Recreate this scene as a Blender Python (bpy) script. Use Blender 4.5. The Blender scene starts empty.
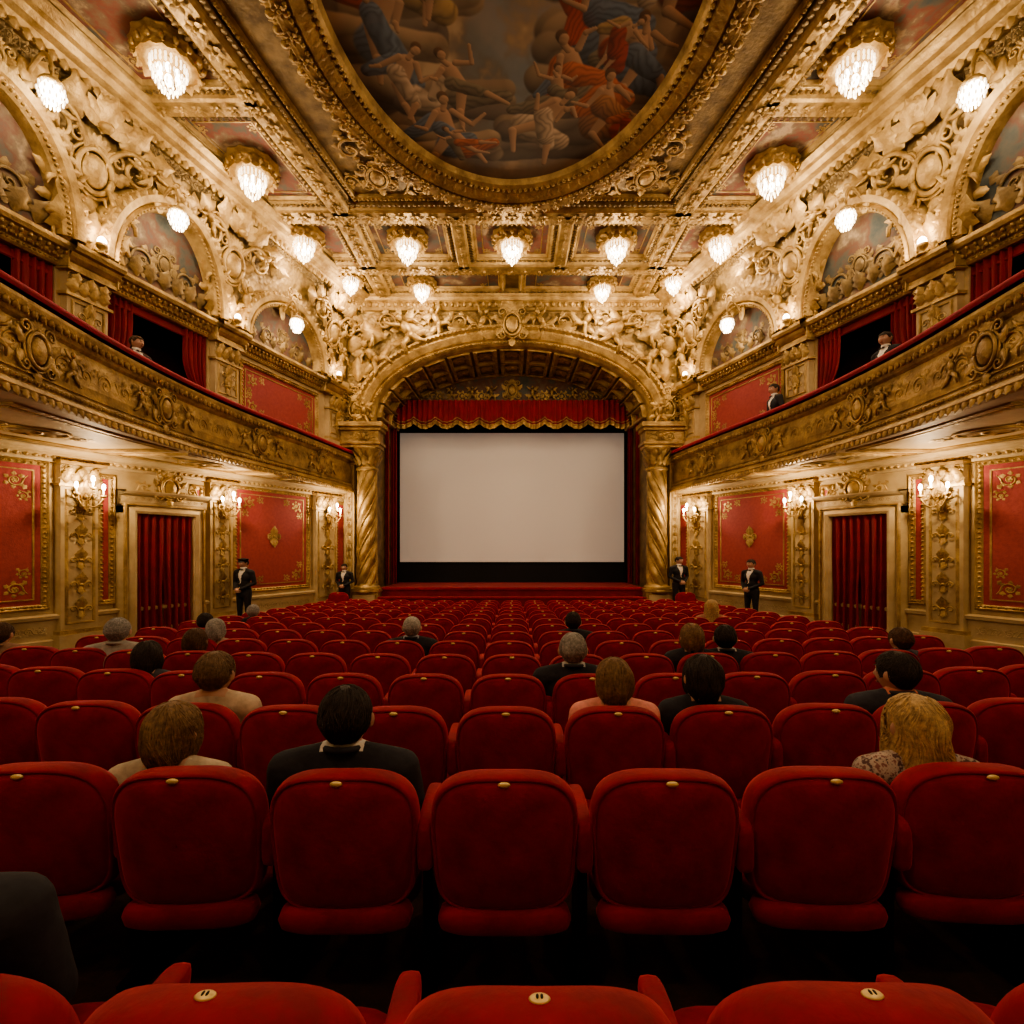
import bpy, math, random
import numpy as np
from mathutils import Vector, Matrix
random.seed(7); rng=np.random.default_rng(7)
pi=math.pi
scene=bpy.context.scene
CAMZ=1.84; F=507.0
# ------------------------------------------------------------------ materials
def newmat(name):
    m=bpy.data.materials.new(name); m.use_nodes=True
    nt=m.node_tree; b=nt.nodes['Principled BSDF']; return m,nt,b
def mat(name,c1,c2=None,scale=4,rough=.6,metal=0,bump=0,bscale=20,sheen=0,emit=None,es=0,detail=4,vor=0,vscale=20,spec=None,ramp=None,dist=.02,attr=None):
    m,nt,b=newmat(name); N=nt.nodes; L=nt.links
    b.inputs['Roughness'].default_value=rough; b.inputs['Metallic'].default_value=metal
    b.inputs['Base Color'].default_value=(*c1,1)
    if spec is not None: b.inputs['Specular IOR Level'].default_value=spec
    tc=N.new('ShaderNodeTexCoord')
    if attr:
        a=N.new('ShaderNodeVertexColor'); a.layer_name=attr; L.new(a.outputs['Color'],b.inputs['Base Color'])
    elif c2 is not None or ramp:
        n=N.new('ShaderNodeTexNoise'); n.inputs['Scale'].default_value=scale; n.inputs['Detail'].default_value=detail
        n.inputs['Roughness'].default_value=.6
        L.new(tc.outputs['Object'],n.inputs['Vector'])
        r=N.new('ShaderNodeValToRGB')
        if ramp:
            els=r.color_ramp.elements
            els[0].position=ramp[0][0]; els[0].color=(*ramp[0][1],1)
            els[1].position=ramp[-1][0]; els[1].color=(*ramp[-1][1],1)
            for p,c in ramp[1:-1]:
                e=els.new(p); e.color=(*c,1)
        else:
            r.color_ramp.elements[0].position=.35; r.color_ramp.elements[1].position=.65
            r.color_ramp.elements[0].color=(*c1,1); r.color_ramp.elements[1].color=(*c2,1)
        L.new(n.outputs['Fac'],r.inputs['Fac']); L.new(r.outputs['Color'],b.inputs['Base Color'])
    last=None
    if vor:
        v=N.new('ShaderNodeTexVoronoi'); v.inputs['Scale'].default_value=vscale; v.feature='SMOOTH_F1'
        L.new(tc.outputs['Object'],v.inputs['Vector'])
        bp=N.new('ShaderNodeBump'); bp.inputs['Strength'].default_value=vor; bp.inputs['Distance'].default_value=.04
        bp.invert=True
        L.new(v.outputs['Distance'],bp.inputs['Height']); last=bp
    if bump:
        n2=N.new('ShaderNodeTexNoise'); n2.inputs['Scale'].default_value=bscale; n2.inputs['Detail'].default_value=3
        L.new(tc.outputs['Object'],n2.inputs['Vector'])
        bp=N.new('ShaderNodeBump'); bp.inputs['Strength'].default_value=bump; bp.inputs['Distance'].default_value=dist
        L.new(n2.outputs['Fac'],bp.inputs['Height'])
        if last: L.new(last.outputs['Normal'],bp.inputs['Normal'])
        last=bp
    if last: L.new(last.outputs['Normal'],b.inputs['Normal'])
    if sheen:
        b.inputs['Sheen Weight'].default_value=sheen; b.inputs['Sheen Tint'].default_value=(*[min(1,x*3+.1) for x in c1],1)
        b.inputs['Sheen Roughness'].default_value=.4
    if emit:
        b.inputs['Emission Color'].default_value=(*emit,1); b.inputs['Emission Strength'].default_value=es
        try: m.cycles.emission_sampling='NONE'
        except Exception: pass
    return m
GOLD=mat('gilded_plaster',(.25,.158,.058),(.53,.375,.162),scale=3,rough=.48,metal=.45,bump=.5,bscale=14,dist=.03)
GOLDC=mat('gilded_carving',(.16,.102,.038),(.37,.258,.11),scale=2.5,rough=.5,metal=.45,bump=.6,bscale=9,vor=.9,vscale=9,dist=.03)
GOLDD=mat('dark_gilding',(.115,.075,.029),(.27,.187,.08),scale=3,rough=.5,metal=.4,bump=.5,bscale=16,dist=.02)
CREAM=mat('cream_gold_plaster',(.41,.30,.155),(.54,.42,.235),scale=2,rough=.6,metal=.1,bump=.25,bscale=10)
REDW=mat('red_damask_wall',(.28,.042,.046),(.35,.060,.060),scale=14,rough=.75,bump=.15,bscale=40)
VELV=mat('red_velvet',(.20,.006,.020),(.34,.014,.034),scale=7,rough=.8,bump=.2,bscale=45,sheen=.7,dist=.01,detail=6)
CURT=mat('curtain_velvet',(.18,.008,.016),(.25,.013,.024),scale=3,rough=.8,bump=.1,bscale=30,sheen=.25)
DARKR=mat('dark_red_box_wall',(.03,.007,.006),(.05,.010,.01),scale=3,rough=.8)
BLACK=mat('black_masking_cloth',(.004,.004,.005),rough=.9)
METAL=mat('dark_iron',(.02,.017,.016),rough=.45,metal=.6)
CARPET=mat('dark_carpet',(.030,.015,.013),(.06,.022,.019),scale=8,rough=.95,bump=.3,bscale=80)
SCREEN=mat('screen_fabric',(.60,.56,.51),rough=.9,emit=(1,.86,.72),es=.08)  # weak warm glow added to the fabric, standing in for light on it
FRESCO=mat('fresco_panel',(.1,.03,.02),scale=1.7,rough=.7,detail=6,ramp=[(.3,(.03,.045,.048)),(.42,(.075,.075,.06)),(.5,(.12,.05,.03)),(.58,(.14,.10,.06)),(.68,(.36,.27,.17))],bump=.1,bscale=10)
FRESCR=mat('fresco_panel_red',(.1,.03,.02),scale=1.8,rough=.7,detail=6,ramp=[(.3,(.05,.07,.075)),(.40,(.10,.09,.07)),(.48,(.19,.06,.04)),(.56,(.17,.12,.075)),(.63,(.40,.30,.19)),(.72,(.20,.07,.05))],bump=.1,bscale=10)
PAINT=mat('ceiling_oil_painting',(1,1,1),rough=.75,attr='Col',bump=.08,bscale=12)
CRYST=mat('lit_crystal',(.9,.85,.75),rough=.15,emit=(1,.80,.56),es=2.2)
CORE=mat('lit_lamp_core',(1,.9,.75),rough=.2,emit=(1,.88,.68),es=10)
BULB=mat('lit_bulb',(1,.9,.75),rough=.2,emit=(1,.84,.60),es=18)
PLATE=mat('brass_number_plate',(.80,.62,.30),rough=.4,metal=.3)
SKIN=mat('skin',(.50,.29,.21),rough=.55); LIPS=mat('lips',(.32,.09,.08),rough=.5)
EYEW=mat('eye_white',(.7,.68,.64),rough=.3); EYED=mat('eye_iris',(.03,.02,.015),rough=.3)
WHITE=mat('white_shirt',(.75,.72,.68),rough=.7)
# ------------------------------------------------------------------ mesh builder
def gf(nu,nv,cu=False,cv=False):
    iu=np.arange(nu if cu else nu-1); iv=np.arange(nv if cv else nv-1)
    I,J=np.meshgrid(iu,iv,indexing='ij'); I2=(I+1)%nu; J2=(J+1)%nv
    return np.stack([I*nv+J,I2*nv+J,I2*nv+J2,I*nv+J2],-1).reshape(-1,4)
class MB:
    def __init__(s): s.V=[];s.Q=[];s.M=[];s.S=[];s.n=0
    def add(s,V,Q,m=0,xf=None,smooth=True):
        V=np.asarray(V,float).reshape(-1,3)
        if xf is not None: V=xf(V)
        Q=np.asarray(Q,int)
        s.V.append(V); s.Q.append(Q+s.n); s.M.append(np.full(len(Q),m)); s.S.append(np.full(len(Q),smooth)); s.n+=len(V)
    def mesh(s,name,mats):
        V=np.concatenate(s.V);Q=np.concatenate(s.Q);M=np.concatenate(s.M);S=np.concatenate(s.S)
        me=bpy.data.meshes.new(name)
        me.vertices.add(len(V)); me.vertices.foreach_set('co',V.astype(np.float32).ravel())
        me.loops.add(len(Q)*4); me.loops.foreach_set('vertex_index',Q.astype(np.int32).ravel())
        me.polygons.add(len(Q)); me.polygons.foreach_set('loop_start',(np.arange(len(Q))*4).astype(np.int32))
        for m in mats: me.materials.append(m)
        me.polygons.foreach_set('material_index',M.astype(np.int32))
        me.polygons.foreach_set('use_smooth',S.astype(bool))
        me.update(calc_edges=True)
        return me
    def obj(s,name,mats,parent=None,**k):
        return link(name,s.mesh(name,mats),parent)
def link(name,me,parent=None,loc=None,rz=0,sc=None):
    o=bpy.data.objects.new(name,me); scene.collection.objects.link(o)
    if parent: o.parent=parent
    if loc is not None: o.location=loc
    if rz: o.rotation_euler[2]=rz
    if sc is not None: o.scale=sc if hasattr(sc,'__len__') else (sc,)*3
    return o
def comb(L):
    V=[];Q=[];n=0
    for v,q in L:
        v=np.asarray(v,float).reshape(-1,3); V.append(v); Q.append(np.asarray(q)+n); n+=len(v)
    return np.concatenate(V),np.concatenate(Q)
def boxp(cx,cy,cz,sx,sy,sz):
    s=np.array([[x,y,z] for x in(-.5,.5) for y in(-.5,.5) for z in(-.5,.5)])*[sx,sy,sz]+[cx,cy,cz]
    return s,np.array([[0,1,3,2],[4,6,7,5],[0,4,5,1],[2,3,7,6],[0,2,6,4],[1,5,7,3]])
def ell(c,r,nu=12,nv=8,n=2.0):
    a=np.linspace(0,2*pi,nu,endpoint=False); b=np.linspace(-pi/2,pi/2,nv)
    A,B=np.meshgrid(a,b,indexing='ij'); e=2/n
    sp=lambda x:np.sign(x)*np.abs(x)**e
    V=np.stack([r[0]*sp(np.cos(B))*sp(np.cos(A)),r[1]*sp(np.cos(B))*sp(np.sin(A)),r[2]*sp(np.sin(B))],-1)+np.array(c)
    return V.reshape(-1,3),gf(nu,nv,True)
def tube(P,R,k=6,flat=1.0,caps=True):
    P=np.asarray(P,float); n=len(P); R=np.broadcast_to(np.asarray(R,float),(n,)).copy()
    if caps:
        P=np.concatenate([P[:1],P,P[-1:]]); R=np.concatenate([[1e-4],R,[1e-4]]); n+=2
    T=np.gradient(P,axis=0) if n>2 else np.tile(P[-1]-P[0],(n,1))
    if caps: T[1]=P[2]-P[1]; T[-2]=P[-2]-P[-3]; T[-1]=T[-2]; T[0]=T[1]
    T/= (np.linalg.norm(T,axis=1,keepdims=True)+1e-12)
    up=np.array([0,0,1.]); 
    if abs(T[:,2]).max()>.95: up=np.array([0,1.,0]) if abs(T[:,1]).max()<.9 else np.array([1.,0.13,0.1])
    X=np.cross(up,T); X/=np.linalg.norm(X,axis=1,keepdims=True)+1e-12
    Y=np.cross(T,X)
    a=np.linspace(0,2*pi,k,endpoint=False)
    V=P[:,None]+R[:,None,None]*(X[:,None]*np.cos(a)[None,:,None]+Y[:,None]*np.sin(a)[None,:,None]*flat)
    return V.reshape(-1,3),gf(n,k,False,True)
def caps(p,q,r1,r2,k=14,sx=1.0):
    p=np.array(p,float);q=np.array(q,float);d=q-p;L=np.linalg.norm(d)+1e-9;t=d/L
    up=np.array([1.,0,0]) if abs(t[0])<.8 else np.array([0,1.,0])
    X=up-t*np.dot(up,t);X/=np.linalg.norm(X);Y=np.cross(t,X)
    rows=[]
    for b in np.linspace(-pi/2,0,5): rows.append((r1*math.sin(b),max(r1*math.cos(b),1e-4)))
    for b in np.linspace(0,pi/2,5): rows.append((L+r2*math.sin(b),max(r2*math.cos(b),1e-4)))
    a=np.linspace(0,2*pi,k,endpoint=False)
    V=[p+t*s+r*(X*math.cos(x)*sx+Y*math.sin(x)) for s,r in rows for x in a]
    return np.array(V),gf(len(rows),k,False,True)
def lathe(prof,c=(0,0,0),k=24,fn=None):
    prof=np.array(prof,float);a=np.linspace(0,2*pi,k,endpoint=False)
    R=prof[:,0][:,None]*np.ones(k)[None]; Z=prof[:,1][:,None]*np.ones(k)[None]
    if fn: R=fn(R,a[None,:],Z)
    V=np.stack([R*np.cos(a)+c[0],R*np.sin(a)+c[1],Z+c[2]],-1)
    return V.reshape(-1,3),gf(len(prof),k,False,True)
# path helpers
def line(p,q,n=12):
    t=np.linspace(0,1,n)[:,None]; return np.array(p)*(1-t)+np.array(q)*t
def rect(u0,v0,u1,v1,n=8):
    c=[(u0,v0),(u1,v0),(u1,v1),(u0,v1)]
    return np.concatenate([line(c[i],c[(i+1)%4],n)[:-1] for i in range(4)])
def arc(cx,cy,rx,ry,a0,a1,n=32):
    a=np.linspace(a0,a1,n); return np.stack([cx+rx*np.cos(a),cy+ry*np.sin(a)],-1)
def mould(mb,mp,path,prof,closed=False,m=0,smooth=False):
    P=np.asarray(path,float)
    if closed: T=np.roll(P,-1,0)-P
    else: T=np.concatenate([P[1:]-P[:-1],P[-1:]-P[-2:-1]])
    T/=np.linalg.norm(T,axis=1,keepdims=True)+1e-12
    Tp=np.roll(T,1,0)
    if not closed: Tp[0]=T[0]
    n1=np.stack([T[:,1],-T[:,0]],-1); n2=np.stack([Tp[:,1],-Tp[:,0]],-1)
    N=(n1+n2)/(1+np.sum(n1*n2,1,keepdims=True)).clip(.3)
    pr=np.asarray(prof,float)
    UV=P[:,None]+N[:,None]*pr[None,:,0:1]
    V=np.concatenate([UV,np.broadcast_to(pr[None,:,1:2],UV.shape[:2]+(1,))],-1)
    mb.add(V,gf(len(P),len(pr),closed),m,mp,smooth)
def hsweep(mb,mp,u0,u1,prof,n=40,m=0,smooth=False):
    pr=np.asarray(prof,float); u=np.linspace(u0,u1,n)
    V=np.stack([np.repeat(u[:,None],len(pr),1),np.repeat(pr[None,:,0],n,0),np.repeat(pr[None,:,1],n,0)],-1)
    mb.add(V,gf(n,len(pr)),m,mp,smooth)
def slab(mb,mp,u0,v0,u1,v1,w0,w1,m=0,n=None):
    n=n or max(2,int(abs(u1-u0)/.4)+2)
    u=np.linspace(u0,u1,n); pr=[(v0,w0),(v0,w1),(v1,w1),(v1,w0)]
    V=np.array([[[x,a,b] for a,b in pr] for x in u])
    Q=gf(n,4,False,True); Q=np.concatenate([Q,[[0,1,2,3],[(n-1)*4+i for i in range(4)]]])
    mb.add(V,Q,m,mp,False)
def sheet(mb,mp,u0,v0,u1,v1,w=0,m=0,nu=30,nv=4):
    U,Vv=np.meshgrid(np.linspace(u0,u1,nu),np.linspace(v0,v1,nv),indexing='ij')
    mb.add(np.stack([U,Vv,np.full_like(U,w)],-1),gf(nu,nv),m,mp,False)
def place(mb,mo,P,mp,m=0,w0=0.0,ws=1.0):
    """P rows: u,v,angle,scale,mirror"""
    V,Q=mo; P=np.atleast_2d(np.asarray(P,float)); K=len(P);N=len(V)
    if K==0: return
    x=V[None,:,0]*P[:,3:4]*P[:,4:5]; y=V[None,:,1]*P[:,3:4]; w=V[None,:,2]*P[:,3:4]*ws+w0
    c=np.cos(P[:,2:3]);s=np.sin(P[:,2:3])
    W=np.stack([P[:,0:1]+c*x-s*y,P[:,1:2]+s*x+c*y,w],-1)
    QQ=(Q[None]+(np.arange(K)*N)[:,None,None]).reshape(-1,4)
    mb.add(W,QQ,m,mp,True)
def along(path,sp,off=0,scale=1,closed=False,ang0=0):
    P=np.asarray(path,float)
    if closed: P=np.concatenate([P,P[:1]])
    d=np.linalg.norm(P[1:]-P[:-1],axis=1); s=np.concatenate([[0],np.cumsum(d)]); n=max(1,int(round(s[-1]/sp)))
    t=(np.arange(n)+.5)/n*s[-1]
    u=np.interp(t,s,P[:,0]);v=np.interp(t,s,P[:,1])
    u2=np.interp(t+.01,s,P[:,0]);v2=np.interp(t+.01,s,P[:,1]);u1=np.interp(t-.01,s,P[:,0]);v1=np.interp(t-.01,s,P[:,1])
    a=np.arctan2(v2-v1,u2-u1)
    return np.stack([u+np.sin(a)*off,v-np.cos(a)*off,a+ang0,np.full(n,scale),np.ones(n)],-1)
# ------------------------------------------------------------------ motifs (u,v,w)
def leaf(L=1,W=.4,n=9,m=5,curl=.15,lobes=3,bend=0):
    t=np.linspace(0,1,n);s=np.linspace(-1,1,m);T,S=np.meshgrid(t,s,indexing='ij')
    wd=W*.5*np.sin(pi*np.clip(T,0.02,1)**.75)**.8*(1+.28*np.cos(T*lobes*2*pi))+.01
    u=L*T+ .12*W*np.abs(S); v=S*wd; w=.22*W*(1-S**2)*np.sin(pi*T).clip(0)+curl*L*T**2+.03
    if bend:
        a=bend*T; r=L/bend; uu=r*np.sin(a)-v*np.sin(a); vv=r*(1-np.cos(a))+v*np.cos(a); u,v=uu,vv
    return np.stack([u,v,w],-1).reshape(-1,3),gf(n,m)
def xf2(mo,u=0,v=0,a=0,s=1,mir=1,w=0):
    V,Q=mo;x=V[:,0]*s*mir;y=V[:,1]*s;c,si=math.cos(a),math.sin(a)
    return np.stack([u+c*x-si*y,v+si*x+c*y,V[:,2]*s+w],-1),Q
def spiral(R=.33,turns=1.6,r=.05,n=34,a0=pi,stem=None,k=5):
    t=np.linspace(0,1,n);a=a0-t*turns*2*pi;rad=R*(1-t)**.9+.04*R
    P=np.stack([rad*np.cos(a),rad*np.sin(a),.05+.06*t],-1);rr=r*(1-.55*t)
    if stem is not None:
        s=np.linspace(0,1,8)[:-1,None];p0=np.array([*stem,.04]);p2=P[0];tan=P[0]-P[1];tan/=np.linalg.norm(tan)
        p1=p2+tan*np.linalg.norm(p2-p0)*.5
        B=(1-s)**2*p0+2*s*(1-s)*p1+s**2*p2
        P=np.concatenate([B,P]);rr=np.concatenate([np.linspace(r*.5,r,7),rr])
    return tube(P,rr,k)
def rosette(R=.12,n=6):
    L=[xf2(leaf(R,R*.9,5,3,.3,1),0,0,i*2*pi/n) for i in range(n)]
    L.append(ell((0,0,.05),(R*.35,R*.35,R*.4),8,5)); return comb(L)
def rinceau():
    L=[spiral(.33,1.5,.05,30,pi,stem=(-.55,-.32)),rosette(.15,6)]
    for a in (150,95,40,-20,-75): 
        L.append(xf2(leaf(.24,.2,7,3,.2,2,bend=1.1),.30*math.cos(math.radians(a)),.30*math.sin(math.radians(a)),math.radians(a-55)))
    L.append(xf2(leaf(.3,.22,7,3,.2,2,bend=-1.0),-.42,-.3,.5)); L.append(xf2(leaf(.28,.2,7,3,.2,2),-.5,.25,1.0))
    return comb(L)
def shell(R=.3,n=7):
    L=[]
    for i in range(n):
        a=pi*(.08+.84*i/(n-1)); L.append(xf2(leaf(R,R*.36,6,3,.1,0.01),0,0,a))
    L.append(ell((0,0,.06),(R*.25,R*.2,R*.25),8,5)); return comb(L)
def cartouche():
    L=[ell((0,0,.06),(.34,.46,.16),16,7)]
    a=np.linspace(0,2*pi,33); L.append(tube(np.stack([.42*np.cos(a),.56*np.sin(a),.09+0*a],-1),.07,6))
    L.append(tube(np.stack([.54*np.cos(a),.68*np.sin(a),.04+.02*np.sin(6*a)],-1),.045,5))
    for mx in (1,-1):
        L.append(xf2(spiral(.22,1.4,.06,22,pi,stem=(-.1,-.5)),.5*mx,.62,0,1,mx))
        L.append(xf2(spiral(.2,1.3,.055,20,pi,stem=(-.15,-.45)),.5*mx,-.55,pi*.9*mx,1,mx))
        L.append(xf2(xf2(leaf(.6,.3,9,5,.2,3,bend=.9),.45,.1,.3),0,0,0,1,mx))
        L.append(xf2(xf2(leaf(.55,.28,9,5,.2,3,bend=-.9),.45,-.2,-.4),0,0,0,1,mx))
    L.append(xf2(shell(.36,7),0,.62)); L.append(xf2(leaf(.5,.34,9,5,.15,3),0,-.62,-pi/2))
    return comb(L)
def putto(pose=0):
    L=[]
    L.append(ell((0,.1,.13),(.13,.2,.12),10,7)); L.append(ell((.03,.42,.17),(.09,.105,.1),10,7)); L.append(ell((.0,-.12,.12),(.13,.12,.11),10,6))
    def lim(pts,rs): 
        L.append(tube(np.array(pts,float),rs,6))
    lim([(.1,.25,.14),(.28,.33,.2),(.42,.48,.2)],[.055,.05,.035]); lim([(-.1,.25,.14),(-.28,.18,.2),(-.36,.02,.18)],[.055,.05,.035])
    lim([(.06,-.15,.12),(.26,-.28,.22),(.3,-.52,.14)],[.09,.075,.04]); lim([(-.06,-.15,.12),(-.18,-.38,.16),(-.38,-.5,.12)],[.09,.075,.04])
    L.append(xf2(leaf(.42,.22,8,5,.1,3,bend=.5),-.08,.25,2.3)); L.append(xf2(leaf(.35,.2,8,5,.1,3),-.1,-.1,3.3))
    L.append(xf2(leaf(.5,.2,8,5,.15,3,bend=.8),.1,-.1,-.3))
    return comb(L)
bead=ell((0,0,.0),(.5,.5,.45),6,4); RIN=rinceau();CAR=cartouche();PUT=putto();LEAF=leaf(1,.75,7,5,.25,3);ROS=rosette(.5,6);SHE=shell(.5,7)
EGG=comb([ell((0,0,.05),(.32,.45,.3),8,5),xf2(leaf(.9,.2,4,3,0,.01),.5,.45,-pi/2)])
SPI=spiral(.5,1.7,.08,30,pi,stem=(-.4,-.9))
FLOR=comb([xf2(leaf(.5,.26,7,5,.2,3),0,0,pi/2),xf2(leaf(.42,.2,7,3,.2,3,bend=.9),0,0,pi/2-.7),xf2(xf2(leaf(.42,.2,7,3,.2,3,bend=.9),0,0,pi/2-.7),0,0,0,1,-1),
  xf2(spiral(.13,1.3,.03,16,pi,stem=(-.1,-.3)),.24,.0),xf2(spiral(.13,1.3,.03,16,pi,stem=(-.1,-.3)),-.24,.0,0,1,-1),ell((0,0,.05),(.07,.07,.07),8,5),xf2(leaf(.4,.2,7,3,.2,3),0,0,-pi/2)])
def beads(mb,mp,path,sp,off=0,w0=0,m=0,closed=False,sc=.75): place(mb,bead,along(path,sp,off,sp*sc,closed),mp,m,w0)
def eggs(mb,mp,path,sp,off=0,w0=0,m=0,closed=False,ang=0): place(mb,EGG,along(path,sp,off,sp,closed,ang),mp,m,w0)
def leaves(mb,mp,path,sp,off=0,w0=0,m=0,closed=False,L=1.1,ang=-pi/2): place(mb,LEAF,along(path,sp,off,sp*L,closed,ang),mp,m,w0)
def frieze(mb,mp,u0,u1,v,h,m=0,w0=0,ws=1.0):
    L=u1-u0; n=max(1,int(round(abs(L)/(h*1.02)))); st=L/n; P=[]
    for i in range(n):
        c=u0+(i+.5)*st; mir=1 if i<n/2 else -1; fl=(i%2)
        P.append((c,v,pi if fl else 0,h*1.05,mir*(-1 if fl else 1)))
    place(mb,RIN,np.array(P),mp,m,w0,ws)
# ------------------------------------------------------------------ plan
YB=-5.0; YP=16.3; ZC=9.85
_ys=np.linspace(-7,19,521)
def tab(pts,s=.7):
    p=np.array(pts);v=np.interp(_ys,p[:,0],p[:,1]);k=np.exp(-.5*(np.arange(-40,41)*.05/s)**2);k/=k.sum()
    v=np.convolve(np.pad(v,40,mode='edge'),k,'valid'); return lambda y:np.interp(y,_ys,v)
W=tab([(-7,10.2),(3,10.1),(6,9.8),(8,9.14),(19,12.9-.47*19)],.5)
U=tab([(-7,8.4),(5,8.35),(8,7.62),(19,9.864-.28*19)],.5)
FX=tab([(-7,5.55),(3,5.55),(5.6,5.74),(7.3,5.98),(9,6.02),(10.6,5.93),(13,5.5),(16.3,5.03),(19,4.7)],.6)
ZK=6.9
def mLW(s): return lambda V:np.stack([s*(W(V[:,0])-V[:,2]),V[:,0],V[:,1]],-1)
def mUW(s): return lambda V:np.stack([s*(U(V[:,0])-V[:,2]-.5*(np.clip(V[:,1]-ZK,0,9)/(ZC-ZK))**2.2),V[:,0],V[:,1]],-1)
def mFX(s): return lambda V:np.stack([s*(FX(V[:,0])-V[:,2]),V[:,0],V[:,1]],-1)
mPR=lambda V:np.stack([V[:,0],YP-V[:,2],V[:,1]],-1)
def mCE(z): return lambda V:np.stack([V[:,0],V[:,1],z-V[:,2]],-1)
def mPY(y): return lambda V:np.stack([V[:,0],y-V[:,2],V[:,1]],-1)
def sst(a,b,x): t=np.clip((x-a)/(b-a),0,1); return t*t*(3-2*t)
def floorz(x,y):
    x=np.abs(x); base=-.045*np.clip(y-1.0,0,13.5)
    a=5.45-1.1*sst(14.75,15.1,y)
    return base*(1-sst(a,a+.5,x))
fz=lambda x,y: float(floorz(np.array(float(x)),np.array(float(y))))
# ------------------------------------------------------------------ floor
mb=MB(); xs=np.linspace(-10.5,10.5,130); ys=np.linspace(YB,17.2,110)
X,Y=np.meshgrid(xs,ys,indexing='ij'); mb.add(np.stack([X,Y,floorz(X,Y)],-1),gf(130,110),0)
mb.obj('floor',[CARPET])
# ------------------------------------------------------------------ side walls etc
PILL=[(6.2,6.8),(9.38,9.92),(11.98,12.5),(14.9,15.65),(2.6,3.2)]
def pilaster(mb,mp,a,b,z0,z1,wp=.14,carve=1):
    slab(mb,mp,a,z0,b,z1,0,wp,1,4)
    slab(mb,mp,a-.06,z0,b+.06,z0+.28,0,wp+.06,1,4); slab(mb,mp,a-.04,z0+.28,b+.04,z0+.36,0,wp+.04,0,4)
    c=(a+b)/2; h=b-a
    mould(mb,mp,rect(a+.09,z0+.5,b-.09,z1-.55,4),[(0,wp),(.0,wp+.025),(.025,wp+.03),(.035,wp)],True,0)
    n=max(2,int((z1-z0-1.1)/(h*.75)))
    P=[(c,z0+.6+(i+.3)*(z1-z0-1.2)/n,0,h*.85,1) for i in range(n)]
    place(mb,FLOR,P,mp,0,wp)
    # capital
    slab(mb,mp,a-.05,z1-.47,b+.05,z1-.42,0,wp+.05,0,4)
    place(mb,LEAF,[(a+h*(i+.5)/4,z1-.42,pi/2,h*.42,1) for i in range(4)],mp,0,wp)
    place(mb,LEAF,[(a+h*(i+.5)/3,z1-.3,pi/2,h*.36,1) for i in range(3)],mp,0,wp+.03)
    place(mb,SPI,[(a+.04,z1-.13,0,h*.22,-1),(b-.04,z1-.13,0,h*.22,1)],mp,0,wp+.03)
    slab(mb,mp,a-.07,z1-.06,b+.07,z1,0,wp+.1,0,4)
def redpanel(mb,mp,a,b,z0,z1,w=.02,med=True):
    sheet(mb,mp,a,z0,b,z1,w,3,10,3)
    mould(mb,mp,rect(a,z0,b,z1,8),[(.05,0),(.05,.05),(.02,.075),(0,.05),(-.03,.05),(-.05,.03),(-.05,w)],True,0)
    beads(mb,mp,rect(a,z0,b,z1,8),.09,-.02,.05,0,True,.6)
    if b-a>.8:
        i=.16; mould(mb,mp,rect(a+i,z0+i,b-i,z1-i,8),[(0,w),(0,w+.015),(.022,w+.015),(.022,w)],True,0)
        for (cu,cv,mx,an) in ((a+i,z0+i,1,0),(b-i,z0+i,-1,0),(a+i,z1-i,1,1),(b-i,z1-i,-1,1)):
            V,Q=RIN; mo=(V*[1,-1 if an else 1,.4],Q)
            place(mb,mo,[(cu+mx*.22,cv+(.19 if not an else -.19),0,.3,mx),(cu+mx*.50,cv+(.11 if not an else -.11),0,.19,-mx),(cu+mx*.11,cv+(.46 if not an else -.46),pi/2,.19,mx)],mp,0,w)
        if med:
            c=(a+b)/2;zc=(z0+z1)/2+.1
            V,Q=FLOR; place(mb,(V*[1,1,.5],Q),[(c,zc,0,.55,1),(c,zc-.02,pi,.55,1),(c,zc,pi/2,.3,1),(c,zc,-pi/2,.3,1)],mp,0,w); place(mb,(ROS[0]*[1,1,.5],ROS[1]),[(c,zc,0,.22,1)],mp,0,w)
def curtain(mb,p0,p1,z0,z1,pl,amp,m=0,pinch=None,nx=None,sgn=1):
    nx=nx or pl*10; t=np.linspace(0,1,nx); zz=np.linspace(0,1,24)
    T,Z=np.meshgrid(t,zz,indexing='ij'); p0=np.array(p0);p1=np.array(p1);d=p1-p0;L=np.linalg.norm(d);d=d/L;n=np.array([-d[1],d[0]])
    if pinch is not None:
        zt,am,side=pinch; k=1-am*np.exp(-((Z-zt)/.16)**2)-am*.35*(Z<zt)*(1-np.exp(-((Z-zt)/.16)**2))
        TT=side+(T-side)*k
    else: TT=T
    o=amp*(np.sin(T*pl*2*pi+.6*np.sin(Z*3))+.3*np.sin(T*pl*4.7*pi+1.3+Z*2))*(.7+.3*(1-Z))
    Xx=p0[0]+d[0]*L*TT+n[0]*o;Yy=p0[1]+d[1]*L*TT+n[1]*o
    mb.add(np.stack([Xx,Yy,z0+(z1-z0)*Z],-1),gf(nx,24),m)
pendants=[];uplights=[]
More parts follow.
